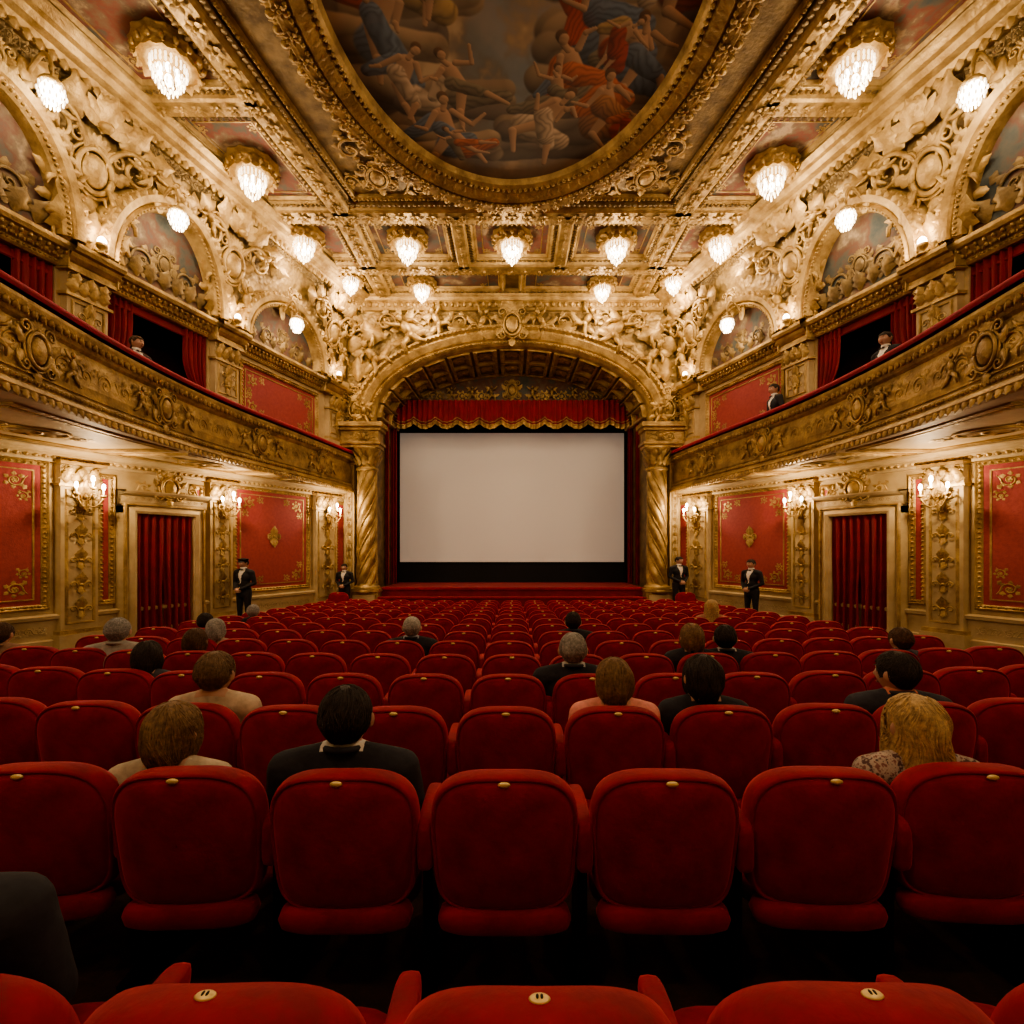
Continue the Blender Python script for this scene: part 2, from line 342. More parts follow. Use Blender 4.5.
for s,nm in ((-1,'left'),(1,'right')):
    lw=mLW(s);uw=mUW(s);fx=mFX(s)
    MATS=[GOLD,CREAM,GOLDC,REDW,GOLDD,FRESCO,DARKR]
    wl=MB()
    sheet(wl,lw,YB,-1,YP+.2,7.2,0,1,90,6)
    # dado
    hsweep(wl,lw,YB,YP,[(-.7,.0),(-.7,.1),(.18,.1),(.2,.06),(.55,.06),(.57,.12),(.63,.13),(.66,.06),(.66,0)],90,1)
    for a,b in ((3.3,6.1),(6.95,9.25),(12.65,14.75)): redpanel(wl,lw,a,b,.8,3.42)
    for a,b in ((10.02,10.22),(11.72,11.9),(15.75,16.1)): redpanel(wl,lw,a,b,.8,3.3)
    redpanel(wl,lw,-3,2.5,.8,3.42)
    for a,b in PILL: pilaster(wl,lw,a,b,-.02 if a<14 else -.05,3.5)
    # cornice below balcony
    hsweep(wl,lw,YB,YP,[(3.46,0),(3.46,.1),(3.5,.12),(3.54,.12),(3.58,.17),(3.62,.17),(3.66,.24),(3.70,.26),(3.72,.26)],90,1)
    eggs(wl,lw,line((YB+2,3.56),(YP,3.56),60),.12,0,.13,0)
    for a,b in ((6.95,9.25),(12.65,14.75)): 
        frieze(wl,lw,a,b,.37,.16,1,.06)
    wl.obj('wall_'+nm,MATS)
    # door
    dm=MB(); a,b=10.47,11.58
    slab(dm,lw,a,-.02,b,2.66,.0,.03,5)
    slab(dm,lw,a-.2,-.02,a,2.75,0,.2,1);slab(dm,lw,b,-.02,b+.2,2.75,0,.2,1);slab(dm,lw,a-.2,2.6,b+.2,2.78,0,.2,1)
    pth=np.concatenate([line((a,0),(a,2.6),8)[:-1],line((a,2.6),(b,2.6),8)[:-1],line((b,2.6),(b,0),8)])
    mould(dm,lw,pth,[(.0,.2),(-.0,.24),(-.05,.26),(-.1,.22),(-.12,.2)],False,1)
    mould(dm,lw,pth,[(-.17,.2),(-.17,.24),(-.2,.24),(-.2,.2)],False,0)
    hsweep(dm,lw,a-.26,b+.26,[(2.78,.0),(2.78,.2),(2.84,.22),(2.95,.22),(2.99,.3),(3.04,.34),(3.07,.34),(3.07,0)],8,1)
    frieze(dm,lw,a-.2,b+.2,2.9,.12,0,.21)
    place(dm,CAR,[((a+b)/2,3.18,0,.36,1)],lw,0,.26); 
    place(dm,RIN,[((a+b)/2-.45,3.14,0,.28,1),((a+b)/2+.45,3.14,0,.28,-1)],lw,0,.24)
    pa=lw(np.array([[a,0,.14]]))[0];pb=lw(np.array([[b,0,.14]]))[0]
    mid=(pa+pb)/2
    curtain(dm,pa[:2],mid[:2],0.01,2.62,4,.05,6,(.33,.10,0.5)); curtain(dm,mid[:2],pb[:2],0.01,2.62,4,.05,6,(.33,.10,0.5))
    dm.obj('door_1' if s<0 else 'door_2',[GOLD,CREAM,GOLDC,REDW,GOLDD,CURT,CURT])
    # balcony
    bm=MB()
    prof=[(3.76,-.25),(3.70,-.12),(3.66,-.02),(3.68,.06),(3.74,.10),(3.80,.06),(3.84,.02),(3.9,.04),(3.95,.0),(4.1,.02),(4.35,.0),(4.56,-.04),(4.6,0),(4.66,.03),(4.7,.08),(4.76,.10),(4.80,.10),(4.82,.05),(4.84,-.3),(4.0,-.3)]
    hsweep(bm,fx,YB,YP,prof,100,0)
    a=np.linspace(-.5,pi+.5,12); hsweep(bm,fx,YB,YP,[(4.88+.09*math.sin(t),-.06+.22*math.cos(t)) for t in a],100,7,True)
    pl=lambda v:line((YB+4,v),(YP,v),100)
    beads(bm,fx,pl(3.87),.085,0,.035,0); eggs(bm,fx,pl(4.68),.13,0,.06,0); leaves(bm,fx,pl(3.77),.13,0,.07,0,ang=-pi/2)
    mould(bm,fx,np.concatenate([line((YB+3,3.98),(YP-.1,3.98),80)]),[(0,0),(0,.03),(.02,.03),(.02,0)],False,0)
    frieze(bm,fx,1.0,YP-.1,4.24,.38,0,.0,.4)
    for y in (3.6,6.2,8.75,11.6,14.2): place(bm,CAR,[(y,4.27,0,.38,1)],fx,0,.02,.8)
    for y in (3.6,6.2,8.75,11.6,14.2): place(bm,PUT,[(y-.58,4.26,0,.42,1),(y+.58,4.26,0,.42,-1)],fx,0,.0,.6)
    # soffit & floor of balcony
    n=90; yy=np.linspace(YB,YP,n); tt=np.linspace(0,1,6)
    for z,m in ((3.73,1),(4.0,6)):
        Xs=(FX(yy)+.1)[:,None]*(1-tt)+(W(yy))[:,None]*tt
        bm.add(np.stack([s*Xs,np.repeat(yy[:,None],6,1),np.full_like(Xs,z)],-1),gf(n,6),m,None,False)
    sf=lambda V:np.stack([s*((FX(V[:,0])+.1)*(1-V[:,1])+W(V[:,0])*V[:,1]),V[:,0],3.73-V[:,2]],-1)
    for a,b in ((3.3,6.1),(6.5,9.6),(9.9,12.2),(12.5,15.2)):
        for o in (0,.05):
            mould(bm,sf,rect(a+o*3,.14+o,b-o*3,.80-o,10),[(0,0),(0,.025),(.02,.03),(.03,.02),(.03,0)],True,0)
        c=(a+b)/2
        ms=lambda V,c=c:np.stack([s*((FX(c)*.5+W(c)*.5)-V[:,1]+(W(V[:,0])-W(c))*.5),V[:,0],3.73-V[:,2]],-1)
        place(bm,ROS,[(c,0,0,.5,1)],ms,0,0,.5); place(bm,RIN,[(c-.6,0,0,.45,-1),(c+.6,0,0,.45,1)],ms,0,0,.4)
        mould(bm,ms,arc(c,0,.35,.35,0,2*pi,25)[:-1],[(0,0),(0,.03),(.04,.03),(.04,0)],True,0)
    bm.obj('balcony' if s<0 else 'balcony.001',MATS+[VELV])
    # upper wall
    um=MB()
    bays=[(6.0,8.35,0),(9.1,11.2,0),(11.95,14.9,1),(2.9,5.25,0)]
    for a,b in ((8.35,9.1),(11.2,11.95),(14.9,16.1),(5.25,6.0),(2.1,2.9)):
        slab(um,uw,a,4.0,b,6.6,-.3,0,1,4); 
        if b-a>1: pilaster(um,uw,a+.3,b-.15,4.9,6.55,.12)
        else: pilaster(um,uw,a+.06,b-.06,4.9,6.55,.12)
        slab(um,uw,a,4.0,b,4.95,0,.1,0,4)
    # entablature
    ent=[(6.52,-.3),(6.52,.04),(6.56,.07),(6.62,.07),(6.64,.10),(6.70,.15),(6.76,.18),(6.78,.24),(6.84,.27),(6.9,.27),(6.92,.0)]
    hsweep(um,uw,YB,YP,ent,90,0)
    eggs(um,uw,line((3,6.67),(YP,6.67),60),.11,0,.12,0); beads(um,uw,line((3,6.59),(YP,6.59),60),.07,0,.07,0)
    place(um,boxp(0,0,0,.5,1,1),along(line((3,6.73),(YP,6.73),60),.12,0,.055),uw,0,.19)
    for a,b in ((8.35,9.1),(11.2,11.95),(14.9,15.7),(5.25,6.0)):
        hsweep(um,uw,a-.02,b+.02,[(v,w+.12) for v,w in ent],4,0)
        slab(um,uw,a-.02,6.52,a,6.9,0,.24,0,2); slab(um,uw,b,6.52,b+.02,6.9,0,.24,0,2)
        uplights.append((s,(a+b)/2))
    a,b=11.95,14.9; slab(um,uw,a,4.0,b,6.55,-.3,-.02,1); redpanel(um,uw,a+.12,b-.12,5.0,6.36,.0,False)
    # box interiors
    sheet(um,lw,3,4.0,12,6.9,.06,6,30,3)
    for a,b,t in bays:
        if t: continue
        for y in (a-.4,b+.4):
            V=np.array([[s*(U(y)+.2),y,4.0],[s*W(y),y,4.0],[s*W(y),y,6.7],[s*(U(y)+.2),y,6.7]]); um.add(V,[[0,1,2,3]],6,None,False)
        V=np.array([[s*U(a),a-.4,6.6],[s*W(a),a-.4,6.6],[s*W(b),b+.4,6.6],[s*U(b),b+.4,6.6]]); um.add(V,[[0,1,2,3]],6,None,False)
        pa=[s*(U(a)+.05),a];pa2=[s*(U(a+.5)+.05),a+.55];pb2=[s*(U(b-.5)+.05),b-.55];pb=[s*(U(b)+.05),b]
        curtain(um,pa,pa2,4.0,6.55,5,.05,7,(.45,.55,0.0)); curtain(um,pb2,pb,4.0,6.55,5,.05,7,(.45,.55,1.0))
        hsweep(um,uw,a,b,[(6.53,-.08),(6.36,-.04),(6.34,-.06),(6.36,-.1)],20,7)
    # cove
    sheet(um,uw,YB,6.9,YP,ZC+.25,0,2,110,14)
    def lun(c,rx,ry,z0=7.0,pen=True):
        rr=np.linspace(0,1,8);aa=np.linspace(0,pi,28);R,A=np.meshgrid(rr,aa,indexing='ij')
        um.add(np.stack([c+rx*R*np.cos(A),z0+ry*R*np.sin(A),np.full_like(R,.03)],-1),gf(8,28),5,uw,False)
        p=arc(c,z0,rx,ry,pi,0,40)
        mould(um,uw,p,[(.04,.03),(.02,.2),(-.05,.28),(-.1,.22),(-.13,.28),(-.24,.30),(-.3,.22),(-.34,.1),(-.36,0)],False,0)
        leaves(um,uw,p,.15,-.17,.26,0,ang=pi/2); beads(um,uw,p,.08,-.03,.26,0); beads(um,uw,p,.09,-.31,.16,0)
        place(um,CAR,[(c,z0+.36*ry,0,.22*ry,1)],uw,4,.03,.6)
        place(um,RIN,[(c-.42*rx,z0+.26*ry,0,.42*ry,1),(c+.42*rx,z0+.26*ry,0,.42*ry,-1)],uw,4,.03,.6)
        place(um,LEAF,[(c+rx*.85*k,z0+.03,pi/2-k*.3,.25*ry,1) for k in (-.9,-.6,-.3,0,.3,.6,.9)],uw,4,.03)
        place(um,CAR,[(c,z0+ry+.25,0,.34,1)],uw,0,.2)
    lun(7.2,1.1,1.6);lun(10.15,1.02,1.5);lun(13.4,1.25,1.15);lun(4.1,1.1,1.6,pen=False)
    for c,z in ((7.6,9.0),(9.75,8.52),(13.1,7.98)): pendants.append((s,c,z))
    # spandrel sculpture
    for c,hw in ((8.72,.42),(11.6,.42),(15.25,.6),(5.65,.42)):
        place(um,CAR,[(c,8.35,0,.62,1)],uw,0,.08)
        place(um,PUT,[(c-.42,7.7,.2,.8,1),(c+.42,7.7,-.2,.8,-1)],uw,0,.06)
        place(um,SPI,[(c-.62,8.75,.5,.62,-1),(c+.62,8.75,-.5,.62,1)],uw,0,.1)
        place(um,SPI,[(c-.28,7.2,0,.4,1),(c+.28,7.2,0,.4,-1)],uw,0,.1)
        place(um,LEAF,[(c+dx,7.0,pi/2+da,.6,1) for dx,da in ((-.25,.5),(0,0),(.25,-.5))],uw,0,.08)
        place(um,SHE,[(c,9.1,0,.9,1)],uw,0,.12)
        place(um,LEAF,[(c+k*.3,9.0,pi/2-k*.6,.55,1) for k in (-3,-2,-1,0,1,2,3)],uw,0,.1)
        place(um,PUT,[(c-.75,8.9,.9,.55,-1),(c+.75,8.9,-.9,.55,1)],uw,0,.12)
    hsweep(um,uw,YB,YP,[(9.5,.0),(9.5,.06),(9.56,.12),(9.64,.14),(9.68,.24),(9.76,.28),(9.78,.36),(9.86,.42)],90,0)
    leaves(um,uw,line((2,9.62),(YP,9.62),60),.16,0,.12,0,ang=-pi/2); 
    frieze(um,uw,2,YP,9.38,.2,4,.05)
    um.obj('wall_upper_'+nm,MATS+[CURT])
# ------------------------------------------------------------------ back wall
mb=MB(); sheet(mb,mPY(YB),-10.4,-.1,10.4,10.3,0,0,4,4); mb.obj('wall_back',[CREAM])
# ------------------------------------------------------------------ ceiling
cm=MB(); CM=[GOLD,CREAM,GOLDC,FRESCR,GOLDD,FRESCO]
XL=tab([(-7,4.9),(7.4,4.9),(12,4.07),(19,4.05)],.2)
XE=lambda y:U(y)-.48
zt=ZC+.2; c0=mCE(zt)
ys=np.linspace(YB,YP,60);
Xs=(XE(ys)+.7)[:,None]*np.linspace(-1,1,20)[None]
cm.add(np.stack([Xs,np.repeat(ys[:,None],20,1),np.full_like(Xs,zt)],-1),gf(60,20),4,None,False)
BP=[(-.27,0),(-.27,.06),(-.22,.1),(-.19,.17),(-.15,.2),(.15,.2),(.19,.17),(.22,.1),(.27,.06),(.27,0)]
def beam(p,sc=1):
    mould(cm,c0,p,[(a*sc,b*1.1) for a,b in BP],False,0)
    place(cm,ROS,along(p,.3*sc,0,.24*sc),c0,0,.22)
    leaves(cm,c0,p,.12,-.205*sc,.13,4,L=1,ang=pi/2); leaves(cm,c0,p,.12,.205*sc,.13,4,L=1,ang=-pi/2)
for s in (-1,1):
    yy=np.linspace(0,YP-.1,70); beam(np.stack([s*XL(yy),yy],-1),1.25)
    yy=np.linspace(0,YP,70); beam(np.stack([s*(XE(yy)-.0),yy],-1),1)
    yy=np.linspace(12.2,YP-1.7,10); beam(np.stack([s*1.35+0*yy,yy],-1),.9)
    for y in (2.7,6.05,9.2): 
        beam(np.array([(s*XL(y),y),(s*(XL(y)+XE(y))/2,y),(s*XE(y),y)]),1)
for y,sc in ((12.22,1.3),(14.5,1.3),(2.6,1.3)): beam(line((-XE(y),y),(XE(y),y),30),sc)
beam(line((-XE(16.1),16.1),(XE(16.1),16.1),30),.8)
def coffer(fa,fb,y0,y1,mm=3,lamp=None,g=.3):
    n=8;yy=np.linspace(y0,y1,n)
    p=np.concatenate([np.stack([fa(yy)+g,yy],-1)[:-1],line((fa(y1)+g,y1),(fb(y1)-g,y1),n)[:-1],np.stack([fb(yy)-g,yy],-1)[::-1][:-1],line((fb(y0)-g,y0),(fa(y0)+g,y0),n)[:-1]])
    ctr=p.mean(0)
    T=np.linspace(0,1,7);YY,TT=np.meshgrid(yy,T,indexing='ij')
    XX=(fa(YY)+g)*(1-TT)+(fb(YY)-g)*TT
    cm.add(np.stack([XX,YY,np.full_like(XX,zt-.012)],-1),gf(n,7),mm,None,False)
    mould(cm,c0,p,[(-.1,0),(-.06,.1),(0,.12),(.05,.08),(.08,.08),(.12,.02),(.12,.0)],True,0)
    beads(cm,c0,p,.085,-.02,.12,0,True); 
    pin=ctr+(p-ctr)*np.array([.76,.80]); mould(cm,c0,pin,[(0,0.012),(0,.025),(.025,.025),(.025,.012)],True,0)
    for dx in (-1,1):
        for dy,yq in ((-1,y0),(1,y1)):
            q=ctr+(np.array([fa(yq)+g if dx<0 else fb(yq)-g,yq])-ctr)*.66
            V,Q=RIN; place(cm,(V*[1,-dy,.6],Q),[(q[0],q[1],0,.22,-dx)],c0,0,.012,.6)
def K(v): return lambda y:v+0*np.asarray(y,float)
mXL=lambda y:-XL(y); mXE=lambda y:-XE(y)
for a,b in ((3.0,5.8),(6.3,8.95),(9.45,11.85),(12.6,14.15),(14.9,15.85)):
    coffer(XL,XE,a,b,3,g=.34); coffer(mXE,mXL,a,b,3,g=.34)
coffer(K(-1.35),K(1.35),12.6,14.15,3);coffer(K(-4.05),K(-1.35),12.6,14.15,5);coffer(K(1.35),K(4.05),12.6,14.15,5)
coffer(K(-4.05),K(0),14.9,15.85,5,g=.3);coffer(K(0),K(4.05),14.9,15.85,5,g=.3)
# oval frame
OC=(0,7.4); 
el=arc(0,OC[1],2.88,3.82,2*pi,0,121)[:-1]
fr=[(.05,.0),(0,.14),(-.06,.2),(-.12,.16),(-.16,.22),(-.34,.3),(-.40,.26),(-.44,.32),(-.60,.34),(-.66,.26),(-.74,.24),(-.80,.12),(-.86,0)]
mould(cm,c0,el,fr,True,0)
leaves(cm,c0,el,.22,-.16,.22,0,True,L=1.0,ang=pi/2); beads(cm,c0,el,.12,-.08,.2,0,True); beads(cm,c0,el,.11,-.42,.31,0,True)
eggs(cm,c0,el,.2,-.7,.25,0,True); place(cm,ROS,along(el,.36,-.52,.22,True),c0,0,.33)
cen=np.concatenate([np.stack([-XL(t)+.4,t],-1) for t in [np.linspace(3.0,11.8,20)]]+[np.stack([XL(t)-.4,t],-1) for t in [np.linspace(11.8,3.0,20)]])
mould(cm,c0,cen,[(0,0),(0,.07),(.05,.1),(.1,.07),(.12,0)],True,0); beads(cm,c0,cen,.1,.05,.09,0,True)
for sx in (-1,1):
    for sy in (-1,1):
        x=sx*2.95;y=OC[1]+sy*3.72
        V,Q=RIN;VC,QC=CAR
        place(cm,(VC*[1,-sy,1],QC),[(x,y,0,.5,1)],c0,0,.02,.8)
        place(cm,(V*[1,-sy,1],Q),[(x-sx*.85,y+sy*.3,0,.7,-sx),(x+sx*.35,y-sy*.8,sx*sy*1.2,.7,sx),(x+sx*.62,y+sy*.1,0,.5,sx),(x-sx*1.5,y+sy*.42,0,.45,-sx)],c0,0,.02,.7)
cm.obj('ceiling',CM)
# painting
def vnoise(h,w,gx,gy,r):
    g=r.random((gy+2,gx+2)); yy=np.linspace(0,gy,h);xx=np.linspace(0,gx,w)
    yi=yy.astype(int).clip(0,gy);xi=xx.astype(int).clip(0,gx);fy=(yy-yi)[:,None];fx_=(xx-xi)[None]
    fy=fy*fy*(3-2*fy);fx_=fx_*fx_*(3-2*fx_)
    a=g[yi][:,xi];b=g[yi][:,(xi+1).clip(0,gx+1)];c=g[(yi+1).clip(0,gy+1)][:,xi];d=g[(yi+1).clip(0,gy+1)][:,(xi+1).clip(0,gx+1)]
    return (a*(1-fx_)+b*fx_)*(1-fy)+(c*(1-fx_)+d*fx_)*fy
def fbm(h,w,g,r,o=5):
    s=0;a=1;t=0
    for i in range(o): s=s+a*vnoise(h,w,g*2**i,g*2**i,r);t+=a;a*=.55
    return s/t
NX,NY=400,520; r2=np.random.default_rng(3)
gx=np.linspace(-1,1,NX);gy=np.linspace(-1,1,NY); PX,PYY=np.meshgrid(gx,gy)
cl=fbm(NY,NX,4,r2);c2=fbm(NY,NX,7,r2)
def mixc(a,b,t): return a*(1-t[...,None])+b*t[...,None]
A=np.array
col=mixc(A([.14,.12,.085])[None,None],A([.30,.215,.125])[None,None],sst(.36,.62,cl))
col=mixc(col,A([.55,.43,.27])[None,None],sst(.50,.72,c2)*.7)
rad=np.sqrt(PX**2+PYY**2); col=mixc(col,A([.09,.065,.045])[None,None],sst(.55,1.05,rad+(.5-cl)*.7)*.7)
sx_=np.exp(-(((PX-.12)/.42)**2+((PYY-.12)/.55)**2)); col=mixc(col,A([.20,.27,.30])[None,None],sx_*sst(.62,.42,c2)*.75)
ax,ay=2.95,3.9
Xm=PX*ax;Ym=PYY*ay
def seg(p,q,r1,r_2,color,fold=0):
    global col
    d=A(q)-A(p);L2=(d**2).sum()+1e-9
    t=(((Xm-p[0])*d[0]+(Ym-p[1])*d[1])/L2).clip(0,1)
    ox=Xm-(p[0]+d[0]*t);oy=Ym-(p[1]+d[1]*t);D=np.sqrt(ox**2+oy**2);R=r1+(r_2-r1)*t
    R=R*(1+.3*(cl-.5)*4*(fold>0))
    k=sst(1.08,.88,D/R); side=(ox*.6-oy*.8)/R
    sh=.58+.46*side
    if fold: sh=sh*(.65+.6*np.abs(np.sin((ox*3+oy*5+cl*6)*fold)))
    col[:]=mixc(col,A(color)[None,None]*sh[...,None].clip(.12,1.5),k*.95)
rf=random.Random(23)
skin=(.55,.36,.225);robes=[(.52,.09,.05),(.48,.15,.08),(.12,.17,.22),(.42,.30,.14),(.20,.17,.11),(.50,.40,.28),(.34,.06,.04),(.38,.18,.09)]
def figure(x,y,a,s,robe):
    ca,sa=math.cos(a),math.sin(a)
    def P(u,v): return (x+s*(ca*u-sa*v),y+s*(-(sa*u+ca*v)))
    j=lambda k:rf.uniform(-k,k)
    seg(P(j(.3),-.3),P(.5+j(.3),-.5+j(.3)),.32*s,.18*s,robe,5)
    seg(P(-.2,.2),P(-.6+j(.2),-.1+j(.3)),.2*s,.11*s,rf.choice(robes),6)
    seg(P(0,-.1),P(j(.1),.3),.13*s,.155*s,skin)
    kx=j(.35);seg(P(-.05,-.15),P(kx,-.5),.105*s,.08*s,skin);seg(P(kx,-.5),P(kx+j(.35),-.85),.072*s,.04*s,skin)
    seg(P(.08,-.15),P(.35,-.4),.17*s,.13*s,robe,4);seg(P(.35,-.4),P(.5+j(.2),-.75),.07*s,.04*s,skin)
    seg(P(-.12,.05),P(.22,-.28),.17*s,.16*s,robe,7)
    for d in (-1,1):
        e=(d*.3+j(.12),.28+j(.25));seg(P(d*.14,.36),P(*e),.058*s,.046*s,skin);seg(P(*e),P(e[0]+d*.12+j(.2),e[1]+.1+j(.25)),.043*s,.03*s,skin)
    seg(P(0,.4),P(j(.05),.52),.05*s,.05*s,skin);hx=j(.06);seg(P(hx,.60),P(hx,.64),.085*s,.09*s,(.15,.08,.04));seg(P(hx,.56),P(hx+.02,.585),.07*s,.072*s,skin)
pts=[]
for i in range(600):
    a=rf.uniform(0,2*pi);r=rf.uniform(.5,.84)
    x=r*math.cos(a)*2.8;y=r*math.sin(a)*3.7
    if abs(x)<.5 and y<3: continue
    if any((x-u)**2+(y-v)**2<.85 for u,v in pts): continue
    pts.append((x,y))
pts.sort(key=lambda p:p[1])
for x,y in pts:
    for k in range(3): seg((x-.8+rf.uniform(-.2,.2),y+.4+rf.uniform(-.3,.3)),(x+.8,y+.4+rf.uniform(-.3,.3)),.32,.26,rf.choice([(.36,.27,.17),(.16,.13,.095),(.26,.20,.13)]),1)
for x,y in pts:
    figure(x,y,rf.uniform(-.7,.7),rf.uniform(.95,1.2),rf.choice(robes))
    if rf.random()<.5: figure(x+rf.uniform(-.5,.5),y+rf.uniform(-.4,.4),rf.uniform(-1.2,1.2),rf.uniform(.6,.8),rf.choice(robes))
V=np.stack([Xm,OC[1]+Ym,np.full_like(Xm,zt-.03)],-1)
Q=gf(NY,NX); pm=MB(); keep=((PX/1.0)**2+(PYY)**2<1.0).ravel()[Q].all(1)
pm.add(V,Q[keep],0); me=pm.mesh('ceiling_painting',[PAINT])
ca=me.color_attributes.new('Col','FLOAT_COLOR','POINT'); ca.data.foreach_set('color',np.concatenate([col.reshape(-1,3).clip(0,1),np.ones((NX*NY,1))],1).astype(np.float32).ravel())
link('ceiling_painting',me)
# ------------------------------------------------------------------ proscenium
pm=MB(); PM=[GOLD,CREAM,GOLDC,REDW,GOLDD,FRESCO,BLACK]
HW=4.42;ZS=6.1;RI=2.3
left=line((-HW,.0),(-HW,ZS),14)[:-1];ar=arc(0,ZS,HW,RI,pi,0,61);right=line((HW,ZS),(HW,0),14)[1:]
op=np.concatenate([left,ar,right])
out=[]
for u,v in op:
    if v<=ZS: out.append((math.copysign(5.6,u),v))
    else:
        dx,dy=u/HW,(v-ZS)/RI; dx*=HW;dy*=RI
        k=min(5.6/max(abs(dx),1e-6),(ZC+.3-ZS)/max(dy,1e-6)); out.append((dx*k,ZS+dy*k))
out=np.array(out); t=np.linspace(0,1,6)
G=op[:,None]*(1-t)[None,:,None]+out[:,None]*t[None,:,None]
pm.add(np.concatenate([G,np.zeros(G.shape[:2]+(1,))],-1),gf(len(op),6),2,mPR,False)
arch=np.concatenate([line((-HW,5.2),(-HW,ZS),4)[:-1],ar,line((HW,ZS),(HW,5.2),4)[1:]])
mould(pm,mPR,arch,[(.06,-.1),(.04,.1),(-.02,.2),(-.08,.22),(-.12,.16),(-.16,.22),(-.34,.3),(-.42,.26),(-.48,.34),(-.56,.32),(-.62,.2),(-.64,0)],False,0)
leaves(pm,mPR,arch,.2,-.22,.24,0,ang=pi/2,L=1.0);beads(pm,mPR,arch,.1,-.05,.22,0);beads(pm,mPR,arch,.12,-.5,.33,0)
place(pm,CAR,[(0,8.95,0,.62,1)],mPR,0,.3)
place(pm,SHE,[(0,9.45,0,.8,1)],mPR,0,.2)
for sx in (-1,1):
    place(pm,PUT,[(sx*.95,9.05,sx*.5,.85,sx),(sx*3.3,8.75,sx*-.5,1.2,sx),(sx*2.35,9.1,-sx*.6,.9,-sx),(sx*4.4,7.95,-sx*.7,1.1,-sx)],mPR,0,.12)
    place(pm,RIN,[(sx*1.65,9.1,0,.7,-sx),(sx*3.0,9.25,0,.6,sx),(sx*4.0,9.1,0,.9,sx),(sx*4.8,8.6,0,.9,-sx),(sx*4.9,7.6,0,.7,sx),(sx*5.0,6.9,pi/2,.6,1)],mPR,0,.08)
    place(pm,LEAF,[(sx*x,z,a if sx>0 else pi-a,.7,1) for x,z,a in ((4.0,8.6,.3),(4.9,7.2,1.6),(4.4,8.4,1.2),(2.8,8.9,.1),(5.0,8.0,1.4),(1.3,8.8,.1))],mPR,0,.1)
    for v0,v1,w,x0 in ((5.02,5.12,.62,4.12),(5.12,5.2,.68,4.06),(5.2,5.55,.6,4.14),(5.55,5.65,.68,4.06),(5.65,5.78,.78,3.98)):
        a,b=sorted((sx*x0,sx*5.5)); slab(pm,mPR,a,v0,b,v1,0,w,0,3)
    place(pm,CAR,[(sx*4.6,5.38,0,.2,1)],mPR,0,.62)
    place(pm,RIN,[(sx*4.3,5.38,0,.26,1),(sx*4.9,5.38,0,.26,-1)],mPR,0,.6)
    place(pm,PUT,[(sx*4.62,6.1,0,.7,sx)],mPR,0,.4); place(pm,CAR,[(sx*4.95,6.3,0,.5,1)],mPR,0,.2)
    a,b=sorted((sx*4.98,sx*5.3)); pilaster(pm,mPR,a,b,-.05,5.0,.3)
    a,b=sorted((sx*4.12,sx*5.0)); slab(pm,mPR,a,-.6,b,.55,0,.7,0,3); slab(pm,mPR,a-.04,.55,b+.04,.65,0,.76,0,3); slab(pm,mPR,a+.1,-.0,b-.1,.45,.7,.73,1,3)
hsweep(pm,mPR,-5.5,5.5,[(9.5,.0),(9.5,.1),(9.58,.18),(9.68,.2),(9.74,.3),(9.82,.34),(9.86,.34)],20,0)
eggs(pm,mPR,line((-5.4,9.64),(5.4,9.64),40),.2,0,.2,0)
# reveal
YR=18.4; bk=op*[4.25/HW,1]; bk[:,1]=np.where(op[:,1]>ZS,ZS+(op[:,1]-ZS)*.93,op[:,1])
t=np.linspace(0,1,9); X3=op[:,None]*(1-t)[None,:,None]+bk[:,None]*t[None,:,None]
V=np.stack([X3[...,0],np.repeat((YP+(YR-YP)*t)[None],len(op),0),X3[...,1]],-1); pm.add(V,gf(len(op),9),4,None,False)
def mRV(V):
    u=V[:,0].clip(0,1)*pi;d=V[:,1];hw=HW+(4.25-HW)*d;ri=RI*(1-.07*d)
    k=1-V[:,2]/3.0
    return np.stack([-hw*np.cos(u)*k,YP+(YR-YP)*d,ZS+ri*np.sin(u)*k],-1)
for i in range(15):
    a=(i+.06)/15;b=(i+.94)/15
    for d0,d1 in ((.04,.48),(.52,.96)):
        mould(pm,mRV,rect(a,d0,b,d1,4),[(0,0),(0,.12),(-.006,.14),(-.010,.06),(-.012,0)],True,0)
        V,Q=ROS; place(pm,(V*[.09,.42,.6],Q),[((a+b)/2,(d0+d1)/2,0,.45,1)],mRV,0,.0)
# tympanum
mt=mPY(YR)
ZT=7.12; th=math.asin((ZT-ZS)/(RI*.93)); 
aa=np.linspace(th,pi-th,41); top=np.stack([4.25*np.cos(aa),ZS+RI*.93*np.sin(aa)],-1); bot=np.stack([top[:,0],np.full(41,ZT)],-1)
t=np.linspace(0,1,4);G=bot[:,None]*(1-t)[None,:,None]+top[:,None]*t[None,:,None]
pm.add(np.concatenate([G,np.zeros(G.shape[:2]+(1,))],-1),gf(41,4),5,mt,False)
mould(pm,mt,top[::-1],[(0,0),(0,.1),(.06,.12),(.1,.04),(.1,0)],False,0)
place(pm,CAR,[(0,7.62,0,.42,1)],mt,0,.02)
place(pm,PUT,[(x,7.5,0,.55-abs(x)*.06,1 if x<0 else -1) for x in (-3.0,-2.2,-1.45,-.75,.75,1.45,2.2,3.0)],mt,0,.02)
place(pm,RIN,[(x,7.42,0,.45-abs(x)*.04,1 if x<0 else -1) for x in (-3.3,-2.6,-1.8,-1.1,1.1,1.8,2.6,3.3)],mt,0,.02)
hsweep(pm,mt,-4.1,4.1,[(7.05,0),(7.05,.14),(7.12,.2),(7.18,.16),(7.2,0)],6,0); beads(pm,mt,line((-4,7.11),(4,7.11),4),.12,0,.2,0)
pm.obj('proscenium_arch',PM)
